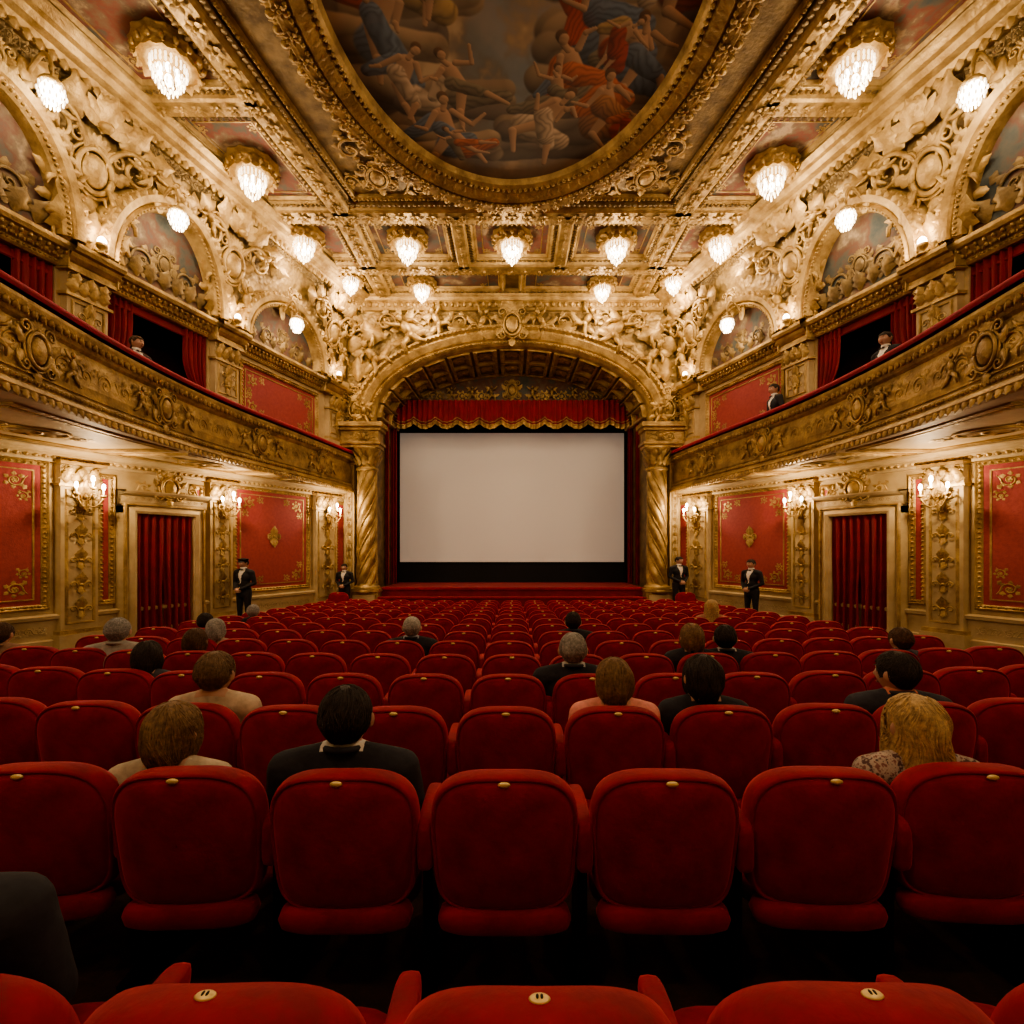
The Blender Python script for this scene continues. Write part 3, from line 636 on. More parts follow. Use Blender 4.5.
# columns
for sx in (-1,1):
    c=MB()
    z=np.linspace(.75,4.35,80); prof=np.stack([.31-.03*(z-.75)/3.6,z],-1)
    c.add(*lathe(prof,(sx*4.55,YP-.36,0),40,lambda R,a,Z:R*(1+.10*np.cos(5*(a+sx*Z*1.9)))),0)
    for k in range(5):
        zz=np.linspace(.78,4.3,150); ph=-sx*zz*1.9+k*2*pi/5+pi/5
        for q in range(0,150,2):
            c.add(*ell((sx*4.55+.285*math.cos(ph[q]),YP-.36+.285*math.sin(ph[q]),zz[q]),(.03,.03,.04),6,4),0)
    c.add(*lathe([(.01,.5),(.42,.5),(.42,.6),(.38,.62),(.42,.67),(.38,.72),(.33,.74),(.32,.8)],(sx*4.55,YP-.36,0),32),0)
    c.add(*lathe([(.29,4.3),(.34,4.34),(.34,4.4),(.28,4.42),(.3,4.7),(.38,4.92),(.42,4.98),(.42,5.04),(.01,5.04)],(sx*4.55,YP-.36,0),32),0)
    for ring,(zb,n,L) in enumerate(((4.42,10,.34),(4.6,8,.34))):
        for i in range(n):
            a=2*pi*(i+.5*ring)/n
            V,Q=leaf(L,.2,7,5,.5,3)
            P=np.stack([-V[:,1],V[:,2]+.27,V[:,0]+zb],-1); ca,sa=math.cos(a),math.sin(a)
            P=np.stack([ca*P[:,0]-sa*P[:,1]+sx*4.55,sa*P[:,0]+ca*P[:,1]+YP-.36,P[:,2]],-1); c.add(P,Q,0)
    c.obj('twisted_column',[GOLD])
# stage
sm=MB()
sm.add(*boxp(0,17.5,-.0,8.3,3.0,1.3),0,smooth=False)
sm.add(*boxp(0,15.87,-.1,8.26,.5,.96),0,smooth=False);sm.add(*boxp(0,15.5,-.25,8.3,.5,.7),0,smooth=False)
sm.add(*boxp(0,15.98,.63,8.28,.1,.07),1,smooth=False);sm.add(*boxp(0,15.6,.37,8.28,.08,.04),1,smooth=False)
sm.obj('stage',[CURT,VELV])
m_=MB(); m_.add(*boxp(0,18.75,3.5,9,.06,7.4),0,smooth=False)
for x in (-1,1): m_.add(*boxp(x*4.6,18.3,3.9,.1,.9,6.6),0,smooth=False)
m_.add(*boxp(0,18.7,.98,8.4,.08,.72),0,smooth=False); m_.obj('screen_masking',[BLACK])
m_=MB(); m_.add(*boxp(0,18.62,(6.13+1.40)/2,8.22,.04,6.13-1.40),0,smooth=False); m_.obj('projection_screen',[SCREEN])
# curtains
m_=MB()
for sx in (-1,1): 
    curtain(m_,(sx*4.5,17.95),(sx*4.08,17.95),.66,7.1,5,.06,0)
    curtain(m_,(sx*4.42,17.3),(sx*4.2,17.3),.66,7.1,3,.06,0)
n=400;x=np.linspace(-4.22,4.22,n);sw=np.abs(np.sin((x+4.22)/8.44*pi*11));zb=6.40-.2*sw
zz=np.linspace(0,1,10);Zg=7.12*(1-zz)[None]+zb[:,None]*zz[None]
Yg=17.85-.05*np.sin(x*34)[:,None]*(1-.3*zz[None])-.10*sw[:,None]*zz[None]
m_.add(np.stack([np.repeat(x[:,None],10,1),Yg,Zg],-1),gf(n,10),0)
P=np.stack([x,Yg[:,-1]-.02,zb],-1); m_.add(*tube(P,.035,6),1)
P2=P+[0,-.0,.11]; m_.add(*tube(P2,.018,5),1)
V=np.concatenate([P,P+[0,0,-.13]]).reshape(2,n,3); m_.add(V,gf(2,n),1)
m_.obj('stage_curtain',[CURT,GOLD])
# ------------------------------------------------------------------ lamps
def flushlamp():
    L=MB()
    L.add(*lathe([(.02,0),(.5,0),(.53,-.05),(.47,-.09),(.52,-.13),(.49,-.2),(.40,-.24),(.34,-.28),(.28,-.26),(.28,-.1),(.02,-.1)],(0,0,0),36,lambda R,a,Z:R*(1+.05*np.cos(12*a)*(R>.33))),0)
    for i in range(16):
        a=2*pi*i/16; L.add(*ell((.49*math.cos(a),.49*math.sin(a),-.19),(.05,.05,.06),6,5),0)
        V,Q=leaf(.2,.14,6,3,.3,2); ca,sa=math.cos(a+.2),math.sin(a+.2)
        P=np.stack([.38+V[:,2],V[:,1],-.18-V[:,0]*.8],-1); L.add(np.stack([P[:,0]*ca-P[:,1]*sa,P[:,0]*sa+P[:,1]*ca,P[:,2]],-1),Q,0)
    for z,r,n,s in ((-.28,.26,22,.03),(-.36,.26,22,.032),(-.44,.22,20,.030),(-.51,.22,17,.030),(-.58,.15,14,.028),(-.64,.14,11,.028),(-.70,.07,6,.026),(-.76,.0,1,.035)):
        for i in range(n):
            a=2*pi*(i+.5*(int(z*100)%2))/n; L.add(*ell((r*math.cos(a),r*math.sin(a),z),(s*.6,s*.6,s*1.4),6,5),1)
    for i in range(6):
        a=2*pi*i/6; L.add(*ell((.14*math.cos(a),.14*math.sin(a),-.40),(.04,.04,.08),8,6),2)
    L.add(*ell((0,0,-.5),(.06,.06,.10),8,6),2)
    return L.mesh('ceiling_chandelier',[GOLD,CRYST,CORE])
FLM=flushlamp()
def light(loc,p,col=(1,.66,.34),r=.12,name='lamp_light'):
    l=bpy.data.lights.new(name,'POINT'); l.energy=p;l.color=col;l.shadow_soft_size=r
    o=bpy.data.objects.new(name,l);scene.collection.objects.link(o);o.location=loc; return o
LC=(1,.76,.50)
pos=[]
for s in (-1,1):
    pos+=[(s*5.62,8.3),(s*5.5,10.75),(s*5.38,13.1),(s*4.78,15.0),(s*2.72,13.2),(s*2.75,15.45),(s*6.2,4.4),(s*4,.8),(s*3,-3)]  # last three out of view; the rear ones added to light the seat backs
pos+=[(0,13.2)]
for x,y in pos:
    o=link('ceiling_chandelier',FLM,None,(x,y,ZC+.18)); 
    if y>14.5: o.scale=(.85,.85,.85)
    l=light((0,0,-1.0),66 if y>2 else 205,LC,.2); l.parent=o
# pendants
def pend():
    L=MB(); t=np.linspace(0,1,14); P=np.stack([0*t,.35*np.sin(t*pi/2),.28*np.sin(t*pi)],-1); L.add(*tube(P[:,[1,0,2]]*[-1,1,1]+[.35,0,0],.03,6),0)
    L.add(*tube([(0,0,0),(0,0,-.12)],.02,6),0)
    L.add(*lathe([(.01,-.1),(.12,-.12),(.16,-.18),(.13,-.2),(.01,-.2)],(0,0,0),16),0)
    L.add(*lathe([(.10,-.2),(.13,-.28),(.11,-.38),(.06,-.46),(.01,-.5)],(0,0,0),16,lambda R,a,Z:R*(1+.1*np.cos(8*a))),2)
    for z,r in ((-.24,.15),(-.32,.17),(-.4,.14),(-.48,.09)):
        for i in range(12):
            a=2*pi*i/12+z*9; L.add(*ell((r*math.cos(a),r*math.sin(a),z),(.016,.016,.04),6,4),1)
    L.add(*ell((.38,0,0),(.04,.16,.2),10,6),0)
    return L.mesh('pendant_lamp',[GOLD,CRYST,CORE])
PEM=pend()
for s,c,z2 in pendants:
    x=s*(U(c)-.5*((z2-ZK)/(ZC-ZK))**2.2-.58)
    o=link('pendant_lamp',PEM,None,(x,c,z2),rz=0 if s>0 else pi)
    l=light((0,0,-.62),17,LC,.1);l.parent=o
def upl():
    L=MB(); L.add(*lathe([(.01,0),(.09,0),(.1,.03),(.05,.06),(.04,.1),(.08,.14),(.09,.2),(.01,.2)],(0,0,0),14),0); L.add(*ell((0,0,.24),(.07,.07,.09),10,7),1)
    return L.mesh('cornice_lamp',[GOLD,BULB])
UPM=upl()
for s,c in uplights:
    o=link('cornice_lamp',UPM,None,(s*(U(c)-.36),c,6.9)); 
    if c>8: l=light((-s*.12,0,.42),18,(1,.70,.40),.06);l.parent=o
# sconces
def sconce():
    L=MB(); L.add(*ell((0,-.02,0),(.07,.04,.2),10,7),0); V,Q=FLOR; L.add(np.stack([V[:,0]*.5,-.04-V[:,2]*.5,V[:,1]*.5],-1),Q,0)
    for ax_,R_,dz in ((-1,.2,0),(1,.2,0),(0,.1,.10)):
        t=np.linspace(0,1,12); x=ax_*.17*t; y=-.05-.17*np.sin(t*pi/2)*(1.2-.4*abs(ax_)); z=-.1-.09*np.sin(t*pi)+.1*t+dz
        L.add(*tube(np.stack([x,y,z],-1),.011,6),0); e=(x[-1],y[-1],z[-1])
        L.add(*lathe([(.005,-.01),(.03,0),(.045,.03),(.04,.03),(.005,.02)],e,12),0)
        L.add(*tube([(e[0],e[1],e[2]+.02),(e[0],e[1],e[2]+.1)],.013,8),2)
        L.add(*ell((e[0],e[1],e[2]+.15),(.026,.026,.05),8,7),1)
        L.add(*ell((e[0],e[1],e[2]-.03),(.010,.010,.022),6,5),0)
    return L.mesh('wall_sconce',[GOLD,BULB,WHITE])
SCM=sconce()
for s in (-1,1):
    for a,b in PILL:
        c=(a+b)/2
        x=s*(W(c)-.2); n=Vector((-s,-0.45 if a>7 else -.1,0)).normalized()
        o=link('wall_sconce',SCM,None,(x,c,2.85),rz=math.atan2(n.x,-n.y)); o.scale=(1.3,)*3
        l=light((0,-.34,.2),58,(1,.74,.45),.06);l.parent=o
# ------------------------------------------------------------------ seats
def seatmesh(both=False,front=False):
    S=MB(); k=56; a=np.linspace(0,2*pi,k,endpoint=False); ca,sa=np.cos(a),np.sin(a)
    n=np.where(sa>0,3.0,5.5); sp=lambda v,e:np.sign(v)*np.abs(v)**(2/e)
    wx=.280 if front else .292; px_=.302 if front else .32
    ox=wx*sp(ca,n);oz=sp(sa,n); oz=np.where(oz>0,oz*.29,oz*.29)
    ox=ox*(1+.05*oz/.3)
    rings=[(.01,-.074),(.4,-.073),(.72,-.068),(.86,-.060),(.915,-.050),(.93,-.042),(.942,-.050),(.96,-.053),(.985,-.042),(1,-.015),(1,.015),(.975,.045),(.9,.06),(.6,.06),(.01,.06)]
    V=[]
    for sc,y in rings:
        x=ox*sc;z=oz*sc; V.append(np.stack([x,y+.55*x**2-.15*(z+.3),z+.738],-1))
    S.add(np.array(V),gf(len(rings),k,False,True),0)
    S.add(*ell((0,-.012,.418),(wx-.025,.062,.055),32,9,3.6),0)
    S.add(*ell((0,.30,.41),(wx-.018,.25,.07),28,10,4),0)
    if front: S.add(*ell((0,-.078,1.0285),(.020,.012,.005),18,7),2); S.add(*ell((-.004,-.078,1.033),(.003,.006,.002),8,5),1); S.add(*ell((.004,-.078,1.033),(.003,.006,.002),8,5),1)
    else:
        V,Q=ell((0,0,0),(.024,.008,.011),18,7); S.add(V+[0,-.146,1.004],Q,2)
    S.add(*boxp(0,.02,.5,.4,.03,.12),1,smooth=False)
    za=.715 if front else .77
    for sx in ((-1,1) if both else (1,)):
        S.add(*ell((sx*px_,.14,za),(.036,.19,.034),20,11,4.5),0)
        S.add(*ell((sx*px_,.0,za-.07),(.034,.06,.10),14,9,4),0)
        S.add(*boxp(sx*px_,.14,.40,.04,.2,.58),1,smooth=False)
        S.add(*boxp(sx*px_,.14,.03,.06,.34,.07),1,smooth=False)
    return S.mesh('theatre_seat',[VELV,METAL,PLATE])
SM,SM2,SM0=seatmesh(),seatmesh(True),seatmesh(False,True)
RC=25.; SP=.638; NR=15
def rowy(n): return .95*(n+1)+.15 if n else .995
def seatxf(n,x):
    th=x/RC; y=rowy(n)+x*x/(2*RC)
    return x,y,th
for n in range(NR):
    off={0:.05,1:-.03,2:-.035}.get(n,-.03 if n%2 else 0.0)
    for i in range(-8,9):
        x=i*SP+off
        if n==0: x=i*.61+off
        x_,y,th=seatxf(n,x)
        if abs(x_)>5.25: continue
        link('theatre_seat',SM2 if i==-8 else (SM0 if n==0 else SM),None,(x_,y,fz(x_,y)),rz=-th*.9)
# ------------------------------------------------------------------ people
def remesh(parts,voxel,it=4):
    b=MB()
    for v,q in parts: b.add(v,q,0)
    me=b.mesh('tmp',[]); o=bpy.data.objects.new('tmp',me);scene.collection.objects.link(o)
    r=o.modifiers.new('r','REMESH');r.mode='VOXEL';r.voxel_size=voxel
    s=o.modifiers.new('s','SMOOTH');s.iterations=it;s.factor=.5
    bpy.context.view_layer.update()
    ev=o.evaluated_get(bpy.context.evaluated_depsgraph_get()); m2=bpy.data.meshes.new_from_object(ev)
    bpy.data.objects.remove(o)
    return m2
def hand(c,dirv,up,s=1.0,side=1):
    d=Vector(dirv).normalized();u=Vector(up);u=(u-d*u.dot(d)).normalized();x=d.cross(u)*side
    L=[ell((0,.045,0),(.042,.052,.016),12,8,2.6)]
    for i,(fx_,ln) in enumerate(((-.032,.072),(-.011,.082),(.011,.077),(.031,.060))):
        P=[(fx_,.08,0),(fx_*1.1,.08+ln*.45,-.004),(fx_*1.15,.08+ln*.75,-.018),(fx_*1.15,.08+ln*.92,-.036)]
        L.append(tube(P,[.0095,.009,.008,.0065],7))
    L.append(tube([(-.03,.02,0),(-.058,.045,-.008),(-.066,.075,-.018),(-.06,.095,-.026)],[.014,.012,.010,.007],7))
    V,Q=comb(L); M=np.array([list(x),list(d),list(u)])
    return V@M*s+np.array(c),Q
def arr(me):
    V=np.empty(len(me.vertices)*3,np.float32);me.vertices.foreach_get('co',V);return V.reshape(-1,3)
def finish(me,hands,rule,mats,name):
    V=arr(me)
    cen=np.empty(len(me.polygons)*3,np.float32);me.polygons.foreach_get('center',cen);cen=cen.reshape(-1,3)
    nor=np.empty(len(me.polygons)*3,np.float32);me.polygons.foreach_get('normal',nor);nor=nor.reshape(-1,3)
    mi=rule(cen,nor); b=MB()
    lt=np.empty(len(me.polygons),np.int32);me.polygons.foreach_get('loop_total',lt)
    li=np.empty(len(me.loops),np.int32);me.loops.foreach_get('vertex_index',li)
    ls=np.empty(len(me.polygons),np.int32);me.polygons.foreach_get('loop_start',ls)
    q=np.stack([li[ls],li[ls+1],li[(ls+2)],li[np.minimum(ls+3,ls+lt-1)]],-1)
    ok=lt==4
    b.add(V,q[ok],0); b.M[-1]=mi[ok].astype(int)
    for v,qq,mm in hands: b.add(v,qq,mm)
    bpy.data.meshes.remove(me)
    return b.mesh(name,mats)
def seated(w=1.0,lean=0,female=False):
    p=[];sw=.205*w
    p.append(ell((0,.2,.56),(.19*w,.14,.13)));p.append(ell((0,.17,.69),(.17*w,.12,.16)));p.append(ell((0,.13,.86),(.20*w,.13,.17),16,10))
    p.append(caps((-sw+.02,.10,.965),(sw-.02,.10,.965),.07,.07));p.append(caps((0,.10,1.045),(sw-.03,.10,.99),.052,.06));p.append(caps((0,.10,1.045),(-sw+.03,.10,.99),.052,.06))
    p.append(caps((0,.10,.98),(0,.125,1.10),.066,.060))
    hs=[]
    for s in (-1,1):
        p.append(caps((s*sw,.10,.965),(s*(sw+.05),.15,.72),.076,.056));p.append(caps((s*(sw+.05),.15,.72),(s*(sw-.03),.40,.60),.054,.034))
        p.append(caps((s*.1,.22,.53),(s*.13,.64,.53),.095,.07));p.append(caps((s*.13,.64,.53),(s*.13,.70,.12),.066,.042))
        p.append(caps((s*.13,.68,.05),(s*.14,.86,.035),.045,.036))
        v,q=hand((s*(sw-.035),.405,.60),(-s*.3,1,-.1),(0,0,1),1.1,s);hs.append((v,q,1))
    if not female:
        a_=np.linspace(0,2*pi,21); hs.append((*tube(np.stack([.080*np.cos(a_),.105+.077*np.sin(a_),1.052+.012*np.sin(a_)*-1],-1),.015,7,caps=False),0))
    me=remesh(p,.017,6)
    def rule(c,n):
        m=np.zeros(len(c));m[(c[:,2]>1.068-(.03 if female else 0))&(np.abs(c[:,0])<.10)]=1
        k=(c[:,2]>1.055)&(c[:,2]<1.082)&(np.abs(c[:,0])<.095)&(not female); m[k]=2
        m[c[:,2]<.085]=3
        return m
    return finish(me,hs,rule,[BLACK,SKIN,WHITE,METAL],'body')
def headmesh():
    nu,nv=56,44;a=np.linspace(0,2*pi,nu,endpoint=False);b=np.linspace(-pi/2,pi/2,nv);A_,B_=np.meshgrid(a,b,indexing='ij')
    x=np.cos(B_)*np.sin(A_);y=np.cos(B_)*np.cos(A_);z=np.sin(B_)
    X_=.080*x;Y_=.100*y;Z_=.125*z
    lo=np.clip(-z,0,1); X_=X_*(1-.22*lo**1.4);Y_=np.where(y<0,Y_*(1-.42*lo),Y_*(1-.08*lo)); 
    g=lambda cx,cz,sx,sz:np.exp(-((X_-cx)/sx)**2-((Z_-cz)/sz)**2)*(y>0)
    Y_=Y_+.024*g(0,-.028,.011,.020)+.010*g(0,.0,.009,.03)+.006*g(0,.03,.04,.012)-.011*g(.03,.008,.016,.013)-.011*g(-.03,.008,.016,.013)+.008*g(0,-.068,.022,.008)+.008*g(0,-.098,.02,.014)
    Y_=Y_+.006*g(.045,-.03,.02,.02)+.006*g(-.045,-.03,.02,.02)
    h=MB();h.add(np.stack([X_,Y_,Z_],-1),gf(nu,nv,True),0)
    for s in (-1,1):
        h.add(*ell((s*.031,.079,.008),(.0125,.012,.010),12,8),1);h.add(*ell((s*.031,.0885,.008),(.0055,.004,.0055),8,6),2)
        h.add(*ell((s*.031,.093,.036),(.018,.004,.003),8,5),2)
        V,Q=ell((0,0,0),(.009,.019,.031),12,9);h.add(V@np.array([[.8,-.5*s,0],[.5*s,.8,0],[0,0,1]])+[s*.086,-.006,-.006],Q,0)
        V,Q=ell((s*.092,.002,-.004),(.006,.009,.018),10,7);h.add(V,Q,0)
    h.add(*ell((0,.0945,-.066),(.024,.008,.0045),12,6),3);h.add(*ell((0,.0935,-.074),(.020,.008,.005),12,6),3)
    return h.mesh('head',[SKIN,EYEW,EYED,LIPS])
def hairmesh(style,seed=0):
    r=np.random.default_rng(seed+7)
    sh=style in('short','bald','crop')
    ends={'short':(-.078,.055),'bald':(-.08,.03),'bob':(-.118,.04),'long':(-.25,.045),'crop':(-.06,.05)}[style]
    ztop={'bald':.128,'bob':.139,'long':.140}.get(style,.134)
    thick={'short':1.06,'bald':1.03,'bob':1.10,'long':1.10,'crop':1.05}[style]
    def surf(A_,T,off=0.0):
        fr=np.cos(A_); f=sst(.25,.75,fr); zend=ends[0]*(1-f)+ends[1]*f
        if sh:
            ear=np.exp(-((np.abs((A_+pi)%(2*pi)-pi)-1.45)/.42)**2); zend=zend+ear*.062
        else: zend=zend+.014*np.sin(A_*7+seed)+.010*np.sin(A_*15+seed*2)
        Z_=ztop+(zend-ztop)*(T*.35+.65*(1-np.cos(np.clip(T,0,1)*pi/2)))
        zn=Z_/ztop
        R_=np.sqrt(np.clip(1-np.clip(zn,0,1)**2.3,0,1))
        if sh: R_=np.where(Z_<0,np.sqrt(np.clip(1-np.clip(-Z_/.128,0,1)**2.1,0,1)),R_)
        low=np.clip(-Z_/.15,0,2)
        if sh:
            bk=sst(.3,-.5,fr); k=thick*(1-.42*np.clip(-Z_/.125,0,1)*bk)
        elif style=='bob': k=thick*(1+.06*low-.55*np.clip(low-.25,0,1)**1.2)
        else: k=thick*(1+.10*low-.03*low**2)*(1+.03*np.sin(T*17+2*np.sin(A_*3)))
        lump=(.004*np.sin(A_*3+seed*2+T*4)+.003*np.sin(A_*5+T*7+seed)) if not sh else .002*np.sin(A_*4+seed+T*5)
        rr=1+(lump*sst(0,.25,T)+off)/.09
        return np.stack([np.sin(A_)*.083*k*R_*rr,np.cos(A_)*.104*k*R_*rr-.004,Z_+off*(1-sst(0,.5,T))],-1)
    nu,nv=80,26;a=np.linspace(0,2*pi,nu,endpoint=False);t=np.linspace(0,1,nv)
    A_,T=np.meshgrid(a,t,indexing='ij'); V=surf(A_,T)
    inn=V[:,-1:,:]*np.array([.86,.86,1])+[0,0,.006]; inn2=V[:,-6:-5,:]*np.array([.8,.8,1])
    V=np.concatenate([V,inn,inn2],1)
    h=MB();h.add(V,gf(nu,nv+2,True),0)
    nl={'short':620,'bald':120,'crop':260,'bob':620,'long':560}[style]
    for i in range(nl):
        A0=r.uniform(0,2*pi)
        t0=r.uniform(0.03,.8); t1=min(1.03,t0+r.uniform(.15,.38)) if sh else min(1.05,t0+r.uniform(.3,.6))
        if style=='bald' and t0<.45: continue
        m=8;tt=np.linspace(t0,t1,m); sw_=r.uniform(-.3,.3)+.2*math.sin(seed*2+A0)
        AA=A0+sw_*(tt-t0)/(t1-t0)*1.2+(.10*np.sin(tt*14+A0*2) if style=='long' else .03*np.sin(tt*8+A0*3))
        P=surf(AA,tt,r.uniform(-.001,.0025)+ (.0035*np.linspace(0,1,m)**2 if sh else .002*np.linspace(0,1,m)**2))
        rad=r.uniform(.0018,.0038)*(1.15 if not sh else .9)
        R=rad*np.sin(np.linspace(.25,1,m)*pi*.97).clip(.12)
        h.add(*tube(P,R,4,caps=False),0)
    return h.mesh('hair',[BLACK])
HEAD=headmesh(); HAIR={k:[hairmesh(k,i) for i in range(3)] for k in('short','bald','bob','long','crop')}
BM=seated(1.26);BF=seated(1.08,female=True)
_mc={}
PATT=(.33,.26,.23)
def colm(kind,c):
    key=(kind,c)
    if key not in _mc:
        if kind=='hair': _mc[key]=mat('hair_colour',tuple(x*.5 for x in c),c,scale=60,rough=.6,bump=.4,bscale=120,dist=.003,spec=.3)
        elif c==PATT: _mc[key]=mat('cloth_floral',c,scale=38,rough=.85,detail=2,ramp=[(.40,(.10,.05,.05)),(.47,(.40,.33,.28)),(.56,(.45,.37,.31)),(.62,(.22,.10,.09))],bump=.5,bscale=12,dist=.015)
        else: _mc[key]=mat('cloth_'+str(len(_mc)),c,tuple(min(1,x*1.35+.002) for x in c),scale=18,rough=.85,bump=.6,bscale=12,dist=.015)
    return _mc[key]
def setm(o,i,m): o.material_slots[i].link='OBJECT';o.material_slots[i].material=m
def person(name,x,y,z,fem,hair,hc,cc,col2=None,s=1.0,rz=0,hturn=0,tilt=0,body=None,hz=1.17,hy=.125,hs=(1.27,1.2,1.10)):
    e=bpy.data.objects.new(name,None);scene.collection.objects.link(e);e.location=(x,y,z);e.rotation_euler[2]=rz;e.scale=(s,)*3 if not hasattr(s,'__len__') else s
    b=link('body',body or (BF if fem else BM),e); setm(b,0,colm('cloth',cc)); setm(b,2,colm('cloth',col2 or cc))
    if body: hs=1.0
    h=link('head',HEAD,e,(0,hy,hz),rz=hturn,sc=hs);h.rotation_euler[0]=tilt
    k=link('hair',HAIR[hair][random.randint(0,2)],e,(0,hy,hz),rz=hturn,sc=hs);k.rotation_euler[0]=tilt;setm(k,0,colm('hair',hc))
    return e
BRN=(.12,.065,.035);LBR=(.27,.165,.085);GRY=(.40,.38,.35);DK=(.045,.032,.025);BLD=(.60,.42,.22);BLK=(.018,.018,.024)
aud=[ # px, row, fem, hair, haircol, cloth, collar, headtop px, turn
 (172,1,1,'bob',LBR,(.40,.33,.25),(.5,.3,.2),705,-.2),
 (345,1,0,'short',DK,BLK,(.6,.58,.55),687,.1),
 (917,1,1,'long',BLD,PATT,(.3,.2,.18),697,.15),
 (215,2,1,'short',(.22,.14,.08),(.44,.35,.26),None,652,-.1),
 (614,2,1,'bob',LBR,(.62,.26,.23),None,659,0),
 (703,2,1,'bob',DK,BLK,None,656,.1),
 (897,2,0,'short',DK,(.03,.03,.04),(.55,.2,.15),652,.5),
 (148,3,1,'bob',DK,(.05,.05,.06),None,643,.2),
 (573,3,0,'short',GRY,BLK,(.4,.4,.4),633,0),
 (196,4,1,'bob',BRN,(.3,.2,.15),None,636,0),
 (118,4,0,'short',GRY,(.30,.28,.25),None,618,.2),
 (692,4,1,'bob',LBR,BLK,None,624,.1),
 (725,4,0,'short',DK,BLK,(.4,.4,.4),625,-.2),
 (900,4,0,'short',BRN,(.05,.05,.07),None,632,.2),
 (2,4,0,'short',BRN,(.25,.15,.1),None,645,0),
 (412,5,0,'bald',GRY,BLK,(.3,.3,.35),616,0),
 (216,5,1,'bob',GRY,(.3,.2,.15),None,619,.3),
 (206,6,0,'short',DK,(.05,.05,.06),None,617,.3),
 (573,6,0,'short',DK,BLK,None,612,0),
 (254,8,0,'short',GRY,BLK,None,612,0),
 (711,8,1,'long',BLD,(.3,.15,.1),None,600,0),
]
for px,n,fem,hair,hc,cc,c2,top,turn in aud:
    d0=rowy(n)+.10; x=(px-512)/F*d0
    y=rowy(n)+x*x/(2*RC); d0=y+.14; x=(px-512)/F*d0
    z=fz(x,y); ztop=CAMZ-(top-550)/F*d0; s=(ztop-z)/1.317; s=max(.92,min(1.10,s))
    person('seated_woman' if fem else 'seated_man',x,y+.04,z,fem,hair,hc,cc,c2,s=s,rz=-x/RC,hturn=turn)
# near edge person
person('seated_man',-1.36,.97,0,0,'short',DK,BLK,None,s=1.04,rz=.45)
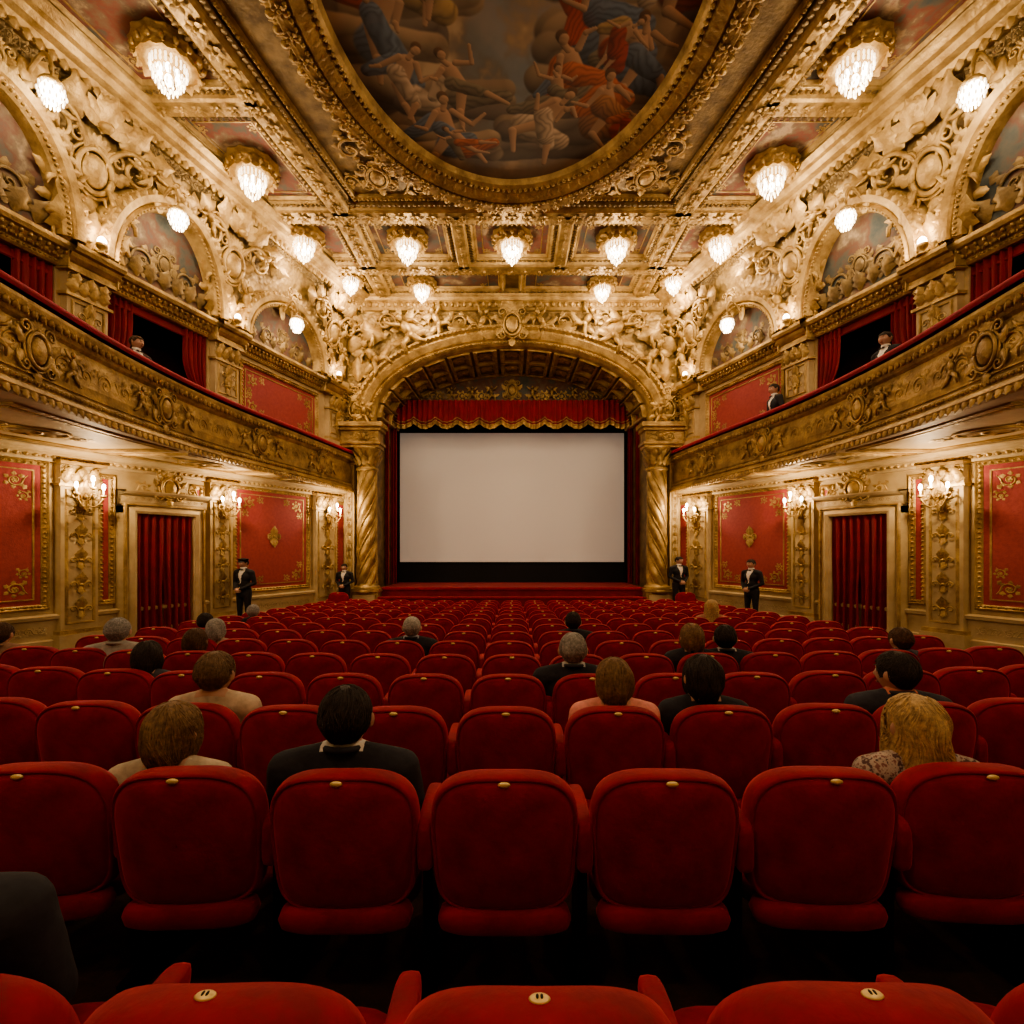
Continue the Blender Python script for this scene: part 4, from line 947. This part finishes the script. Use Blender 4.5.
# ushers (standing)
def standing():
    p=[ell((0,0,.98),(.165,.115,.14)),ell((0,0,1.12),(.15,.105,.16)),ell((0,0,1.30),(.18,.12,.17),16,10),
       caps((-.17,0,1.43),(.17,0,1.43),.06,.06),caps((0,0,1.49),(.15,0,1.45),.045,.05),caps((0,0,1.49),(-.15,0,1.45),.045,.05),caps((0,0,1.46),(0,.015,1.56),.055,.05),
       ell((0,0,.86),(.18,.125,.14))]
    hs=[]
    for s in (-1,1):
        p.append(caps((s*.195,0,1.42),(s*.25,-.02,1.13),.06,.045));p.append(caps((s*.25,-.02,1.13),(s*.07,.17,.98),.046,.032))
        p.append(caps((s*.09,0,.9),(s*.1,.01,.5),.09,.06));p.append(caps((s*.1,.01,.5),(s*.11,-.01,.1),.058,.042));p.append(caps((s*.11,-.02,.045),(s*.13,.16,.035),.043,.034))
        v,q=hand((s*.07,.175,.975),(-s*1,.15,-.45),(0,1,.1),1.0,s);hs.append((v,q,1))
    hs.append((*lathe([(.056,1.49),(.062,1.51),(.06,1.55),(.054,1.55)],(0,.01,0),20),2))
    for s in (-1,1): 
        V,Q=ell((s*.028,.085,1.485),(.028,.012,.016),10,6);hs.append((V,Q,0))
    for z in (1.02,1.12): hs.append((*ell((0,.125,z),(.012,.006,.012),8,5),4))
    me=remesh(p,.016,5)
    def rule(c,n):
        m=np.zeros(len(c));m[c[:,2]>1.535]=1
        v=(c[:,2]>1.13)&(c[:,2]<1.5)&(np.abs(c[:,0])<.075*((c[:,2]-1.11)/.38).clip(0,1))&(n[:,1]>.2);m[v]=2
        m[c[:,2]<.08]=3;return m
    return finish(me,hs,rule,[BLACK,SKIN,WHITE,METAL,PLATE],'body')
ST=standing()
cp=MB(); cp.add(*lathe([(.005,.118),(.085,.115),(.112,.102),(.108,.088),(.094,.075),(.092,.045),(.088,.045)],(0,-.0,0),28),0)
V=np.array([[.09*math.sin(a),.085*math.cos(a)*1.05+r*.055*math.cos(a),.055-r*.03] for a in np.linspace(-1,1,13) for r in (0,.5,1)]);cp.add(V,gf(13,3),0)
CAPM=cp.mesh('peaked_cap',[METAL])
def usher(x,y,s,rz,turn=0,cap=False):
    z=fz(x,y)
    e=person('usher',x,y,z,0,'crop',DK,(.010,.010,.013),(.7,.68,.64),s=(s*1.35,s*1.2,s),rz=rz,hturn=turn,body=ST,hz=1.655,hy=.02)
    if cap: link('peaked_cap',CAPM,e,(0,.02,1.66),rz=turn)
    return e
usher(-6.5,12.3,.92,pi-.35,cap=True);usher(-5.02,15.2,.80,pi-.2,.2);usher(5.0,15.2,.92,pi+.3,.3);usher(5.98,12.65,.90,pi*.62,.1)
for x,y,s,r,hc,cc in ((6.22,12.0,.99,pi*.5,DK,(.012,.012,.015)),(6.72,9.1,.98,pi*.55,DK,(.014,.014,.018)),(-6.75,9.1,.94,-pi*.6,BRN,(.05,.03,.03))):
    person('balcony_spectator',x,y,4.0,0,'crop',hc,cc,(.7,.68,.64),s=(s*1.2,s*1.2,s),rz=r,body=ST,hz=1.655,hy=.02,hturn=.2)
# ------------------------------------------------------------------ world/camera
w=bpy.data.worlds.new('w');scene.world=w;w.use_nodes=True;w.node_tree.nodes['Background'].inputs[0].default_value=(.02,.013,.008,1)
cd=bpy.data.cameras.new('cam');co=bpy.data.objects.new('cam',cd);scene.collection.objects.link(co);scene.camera=co
co.location=(0,0,CAMZ);co.rotation_euler=(pi/2,0,0);cd.sensor_width=36;cd.lens=36*F/1024;cd.shift_y=38/1024;cd.clip_start=.05
scene.view_settings.view_transform='AgX'
try: scene.view_settings.look='AgX - Medium High Contrast'
except Exception as ex: print(ex)
scene.view_settings.exposure=.30
